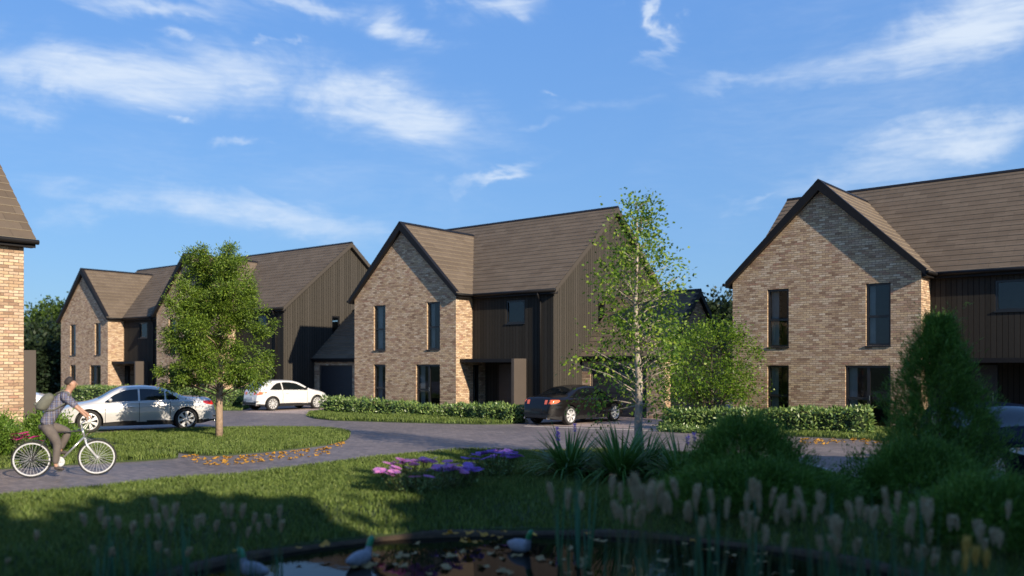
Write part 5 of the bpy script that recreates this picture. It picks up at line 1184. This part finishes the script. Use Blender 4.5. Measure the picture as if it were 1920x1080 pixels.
def rider():
    root = empty('person', (BX, BY, .005), BA)
    P = []; Rr = []; E = []
    def pt(p, r, par=None):
        P.append(p); Rr.append(r)
        if par is not None: E.append((par, len(P) - 1))
        return len(P) - 1
    pel = pt((.28, 0, 1.06), (.075, .07)); sp = pt((.38, 0, 1.26), (.10, .085), pel); ch = pt((.50, 0, 1.46), (.14, .11), sp); un = pt((.585, 0, 1.575), (.085, .08), ch); nk = pt((.635, 0, 1.655), .050, un); hb_ = pt((.665, 0, 1.715), .055, nk); hc = pt((.685, 0, 1.79), (.090, .102), hb_); htp = pt((.68, 0, 1.865), (.078, .088), hc)
    chin = pt((.735, 0, 1.735), (.036, .03), hb_)
    for sg, el, wri, hnd in ((-1, (.80, -.27, 1.345), (1.01, -.27, 1.185), (.955, -.262, 1.145)), (1, (.74, .29, 1.34), (.93, .26, 1.19), (.955, .262, 1.145))):
        sh = pt((.575, sg * .17, 1.555), .062, un); e = pt(el, .042, sh); w = pt(wri if sg > 0 else (.93, -.265, 1.20), .026, e); pm = pt((.955 if sg > 0 else .965, sg * .262, 1.165), (.034, .022), w)
        for k in range(4):
            fy = sg * (.262 - .034 + .023 * k); ln = (.9, 1.0, .97, .8)[k]; a = pt((.985, fy, 1.150), .0105, pm); b = pt((.985 + .012 * ln, fy, 1.115), .0095, a); c_ = pt((.965, fy, 1.092), .0085, b)
        t1 = pt((.945, sg * .225, 1.145), .011, pm); pt((.945, sg * .200, 1.118), .010, t1)
    for sg, kn, an, toe in ((-1, (.46, -.12, .66), (.42, -.13, .235), (.55, -.13, .165)), (1, (.62, .12, .87), (.47, .12, .50), (.58, .12, .46))):
        hp = pt((.28, sg * .09, .98), .06, pel); k_ = pt(kn, .050, hp); an_ = pt(an, .036, k_); hl = pt((an[0] + .03, an[1], an[2] - .045), .034, an_); pt(toe, .028, hl)
    body = skin_mesh('body', P, Rr, E, 'skin', root, 2, pel)
    # face
    mb = MB(); skin_mesh('nose', [(.765, 0, 1.80), (.79, 0, 1.775), (.77, 0, 1.765)], [.010, .013, .012], [(0, 1), (1, 2)], 'skin', body, 1)
    for sg in (-1, 1):
        mb = MB(); mb.lathe([(.001, -.009), (.007, -.006), (.009, 0), (.007, .006), (.001, .009)], 'x', 8, (.758, sg * .032, 1.80)); mb.build('eye', 'dark_plastic', body, smooth=True)
        skin_mesh('ear', [(.675, sg * .088, 1.765), (.668, sg * .096, 1.79), (.675, sg * .088, 1.81)], [.011, .014, .010], [(0, 1), (1, 2)], 'skin', body, 1)
    mb = MB(); mb.tube([(.768, -.022, 1.742), (.773, 0, 1.742), (.768, .022, 1.742)], .006, 6); mb.build('mouth', 'lamp_red' if False else 'skin', body)
    skin_mesh('hair', [(.62, 0, 1.755), (.632, 0, 1.82), (.662, 0, 1.88), (.718, 0, 1.888)], [(.082, .080), (.098, .098), (.094, .086), (.066, .055)], [(0, 1), (1, 2), (2, 3)], 'hair', root, 2)
    # plaid shirt with sleeves rolled to the elbow
    P = []; Rr = []; E = []
    hem = pt((.225, 0, .985), (.165, .135)); a = pt((.275, 0, 1.09), (.160, .130), hem); b = pt((.37, 0, 1.27), (.155, .128), a); c = pt((.50, 0, 1.47), (.165, .135), b); d = pt((.59, 0, 1.585), (.098, .090), c); pt((.62, 0, 1.632), (.062, .060), d)
    for sg, el in ((-1, (.80, -.27, 1.345)), (1, (.74, .29, 1.34))):
        s_ = pt((.57, sg * .18, 1.55), .078, d); m_ = pt(tuple((np.array((.57, sg * .18, 1.55)) * .45 + np.array(el) * .55)), .064, s_); pt(tuple(np.array(el) * .98 + np.array((.57, sg * .18, 1.55)) * .02), .058, m_)
    skin_mesh('shirt', P, Rr, E, 'plaid_shirt', root, 2, hem)
    P = []; Rr = []; E = []
    w0 = pt((.24, 0, 1.06), (.15, .125)); h0 = pt((.25, 0, 1.0), (.165, .145), w0)
    for sg, kn, an in ((-1, (.46, -.12, .66), (.42, -.13, .25)), (1, (.62, .12, .87), (.47, .12, .515))):
        t = pt((.285, sg * .10, .96), .125, h0); t2 = pt(tuple(np.array((.285, sg * .10, .96)) * .5 + np.array(kn) * .5), .108, t); k_ = pt(kn, .084, t2); m_ = pt(tuple((np.array(kn) + np.array(an)) / 2), .070, k_); pt(an, .060, m_)
    skin_mesh('trousers', P, Rr, E, 'trousers', root, 2, w0)
    for sg, an, toe in ((-1, (.42, -.13, .20), (.575, -.13, .150)), (1, (.47, .12, .47), (.61, .12, .445))):
        skin_mesh('shoe', [(an[0] - .03, an[1], an[2] - .01), (an[0] + .05, an[1], an[2] - .015), toe], [(.046, .042), (.048, .040), (.036, .030)], [(0, 1), (1, 2)], 'shoe', root, 2)
    tag(root, 'person in a plaid shirt and brown trousers riding the bicycle to the right', 'person')
    bp = empty('backpack', (BX, BY, .005), BA)
    b = skin_mesh('bag', [(.36, 0, 1.60), (.285, 0, 1.52), (.215, 0, 1.42), (.155, 0, 1.33), (.15, 0, 1.28)], [(.08, .07), (.13, .115), (.15, .13), (.135, .12), (.09, .08)], [(0, 1), (1, 2), (2, 3), (3, 4)], 'canvas', bp, 2)
    mb = MB()
    for sg in (-1, 1): mb.tube([(.42, sg * .12, 1.60), (.55, sg * .13, 1.665), (.665, sg * .14, 1.59), (.60, sg * .165, 1.43), (.40, sg * .165, 1.30), (.24, sg * .13, 1.28)], .016, 6)
    mb.build('strap', 'canvas', bp, smooth=True)
    skin_mesh('pocket', [(.10, 0, 1.44), (.07, 0, 1.36)], [(.07, .06), (.08, .07)], [(0, 1)], 'canvas', bp, 2)
    tag(bp, 'grey green backpack on the back of the cyclist', 'backpack')
rider()
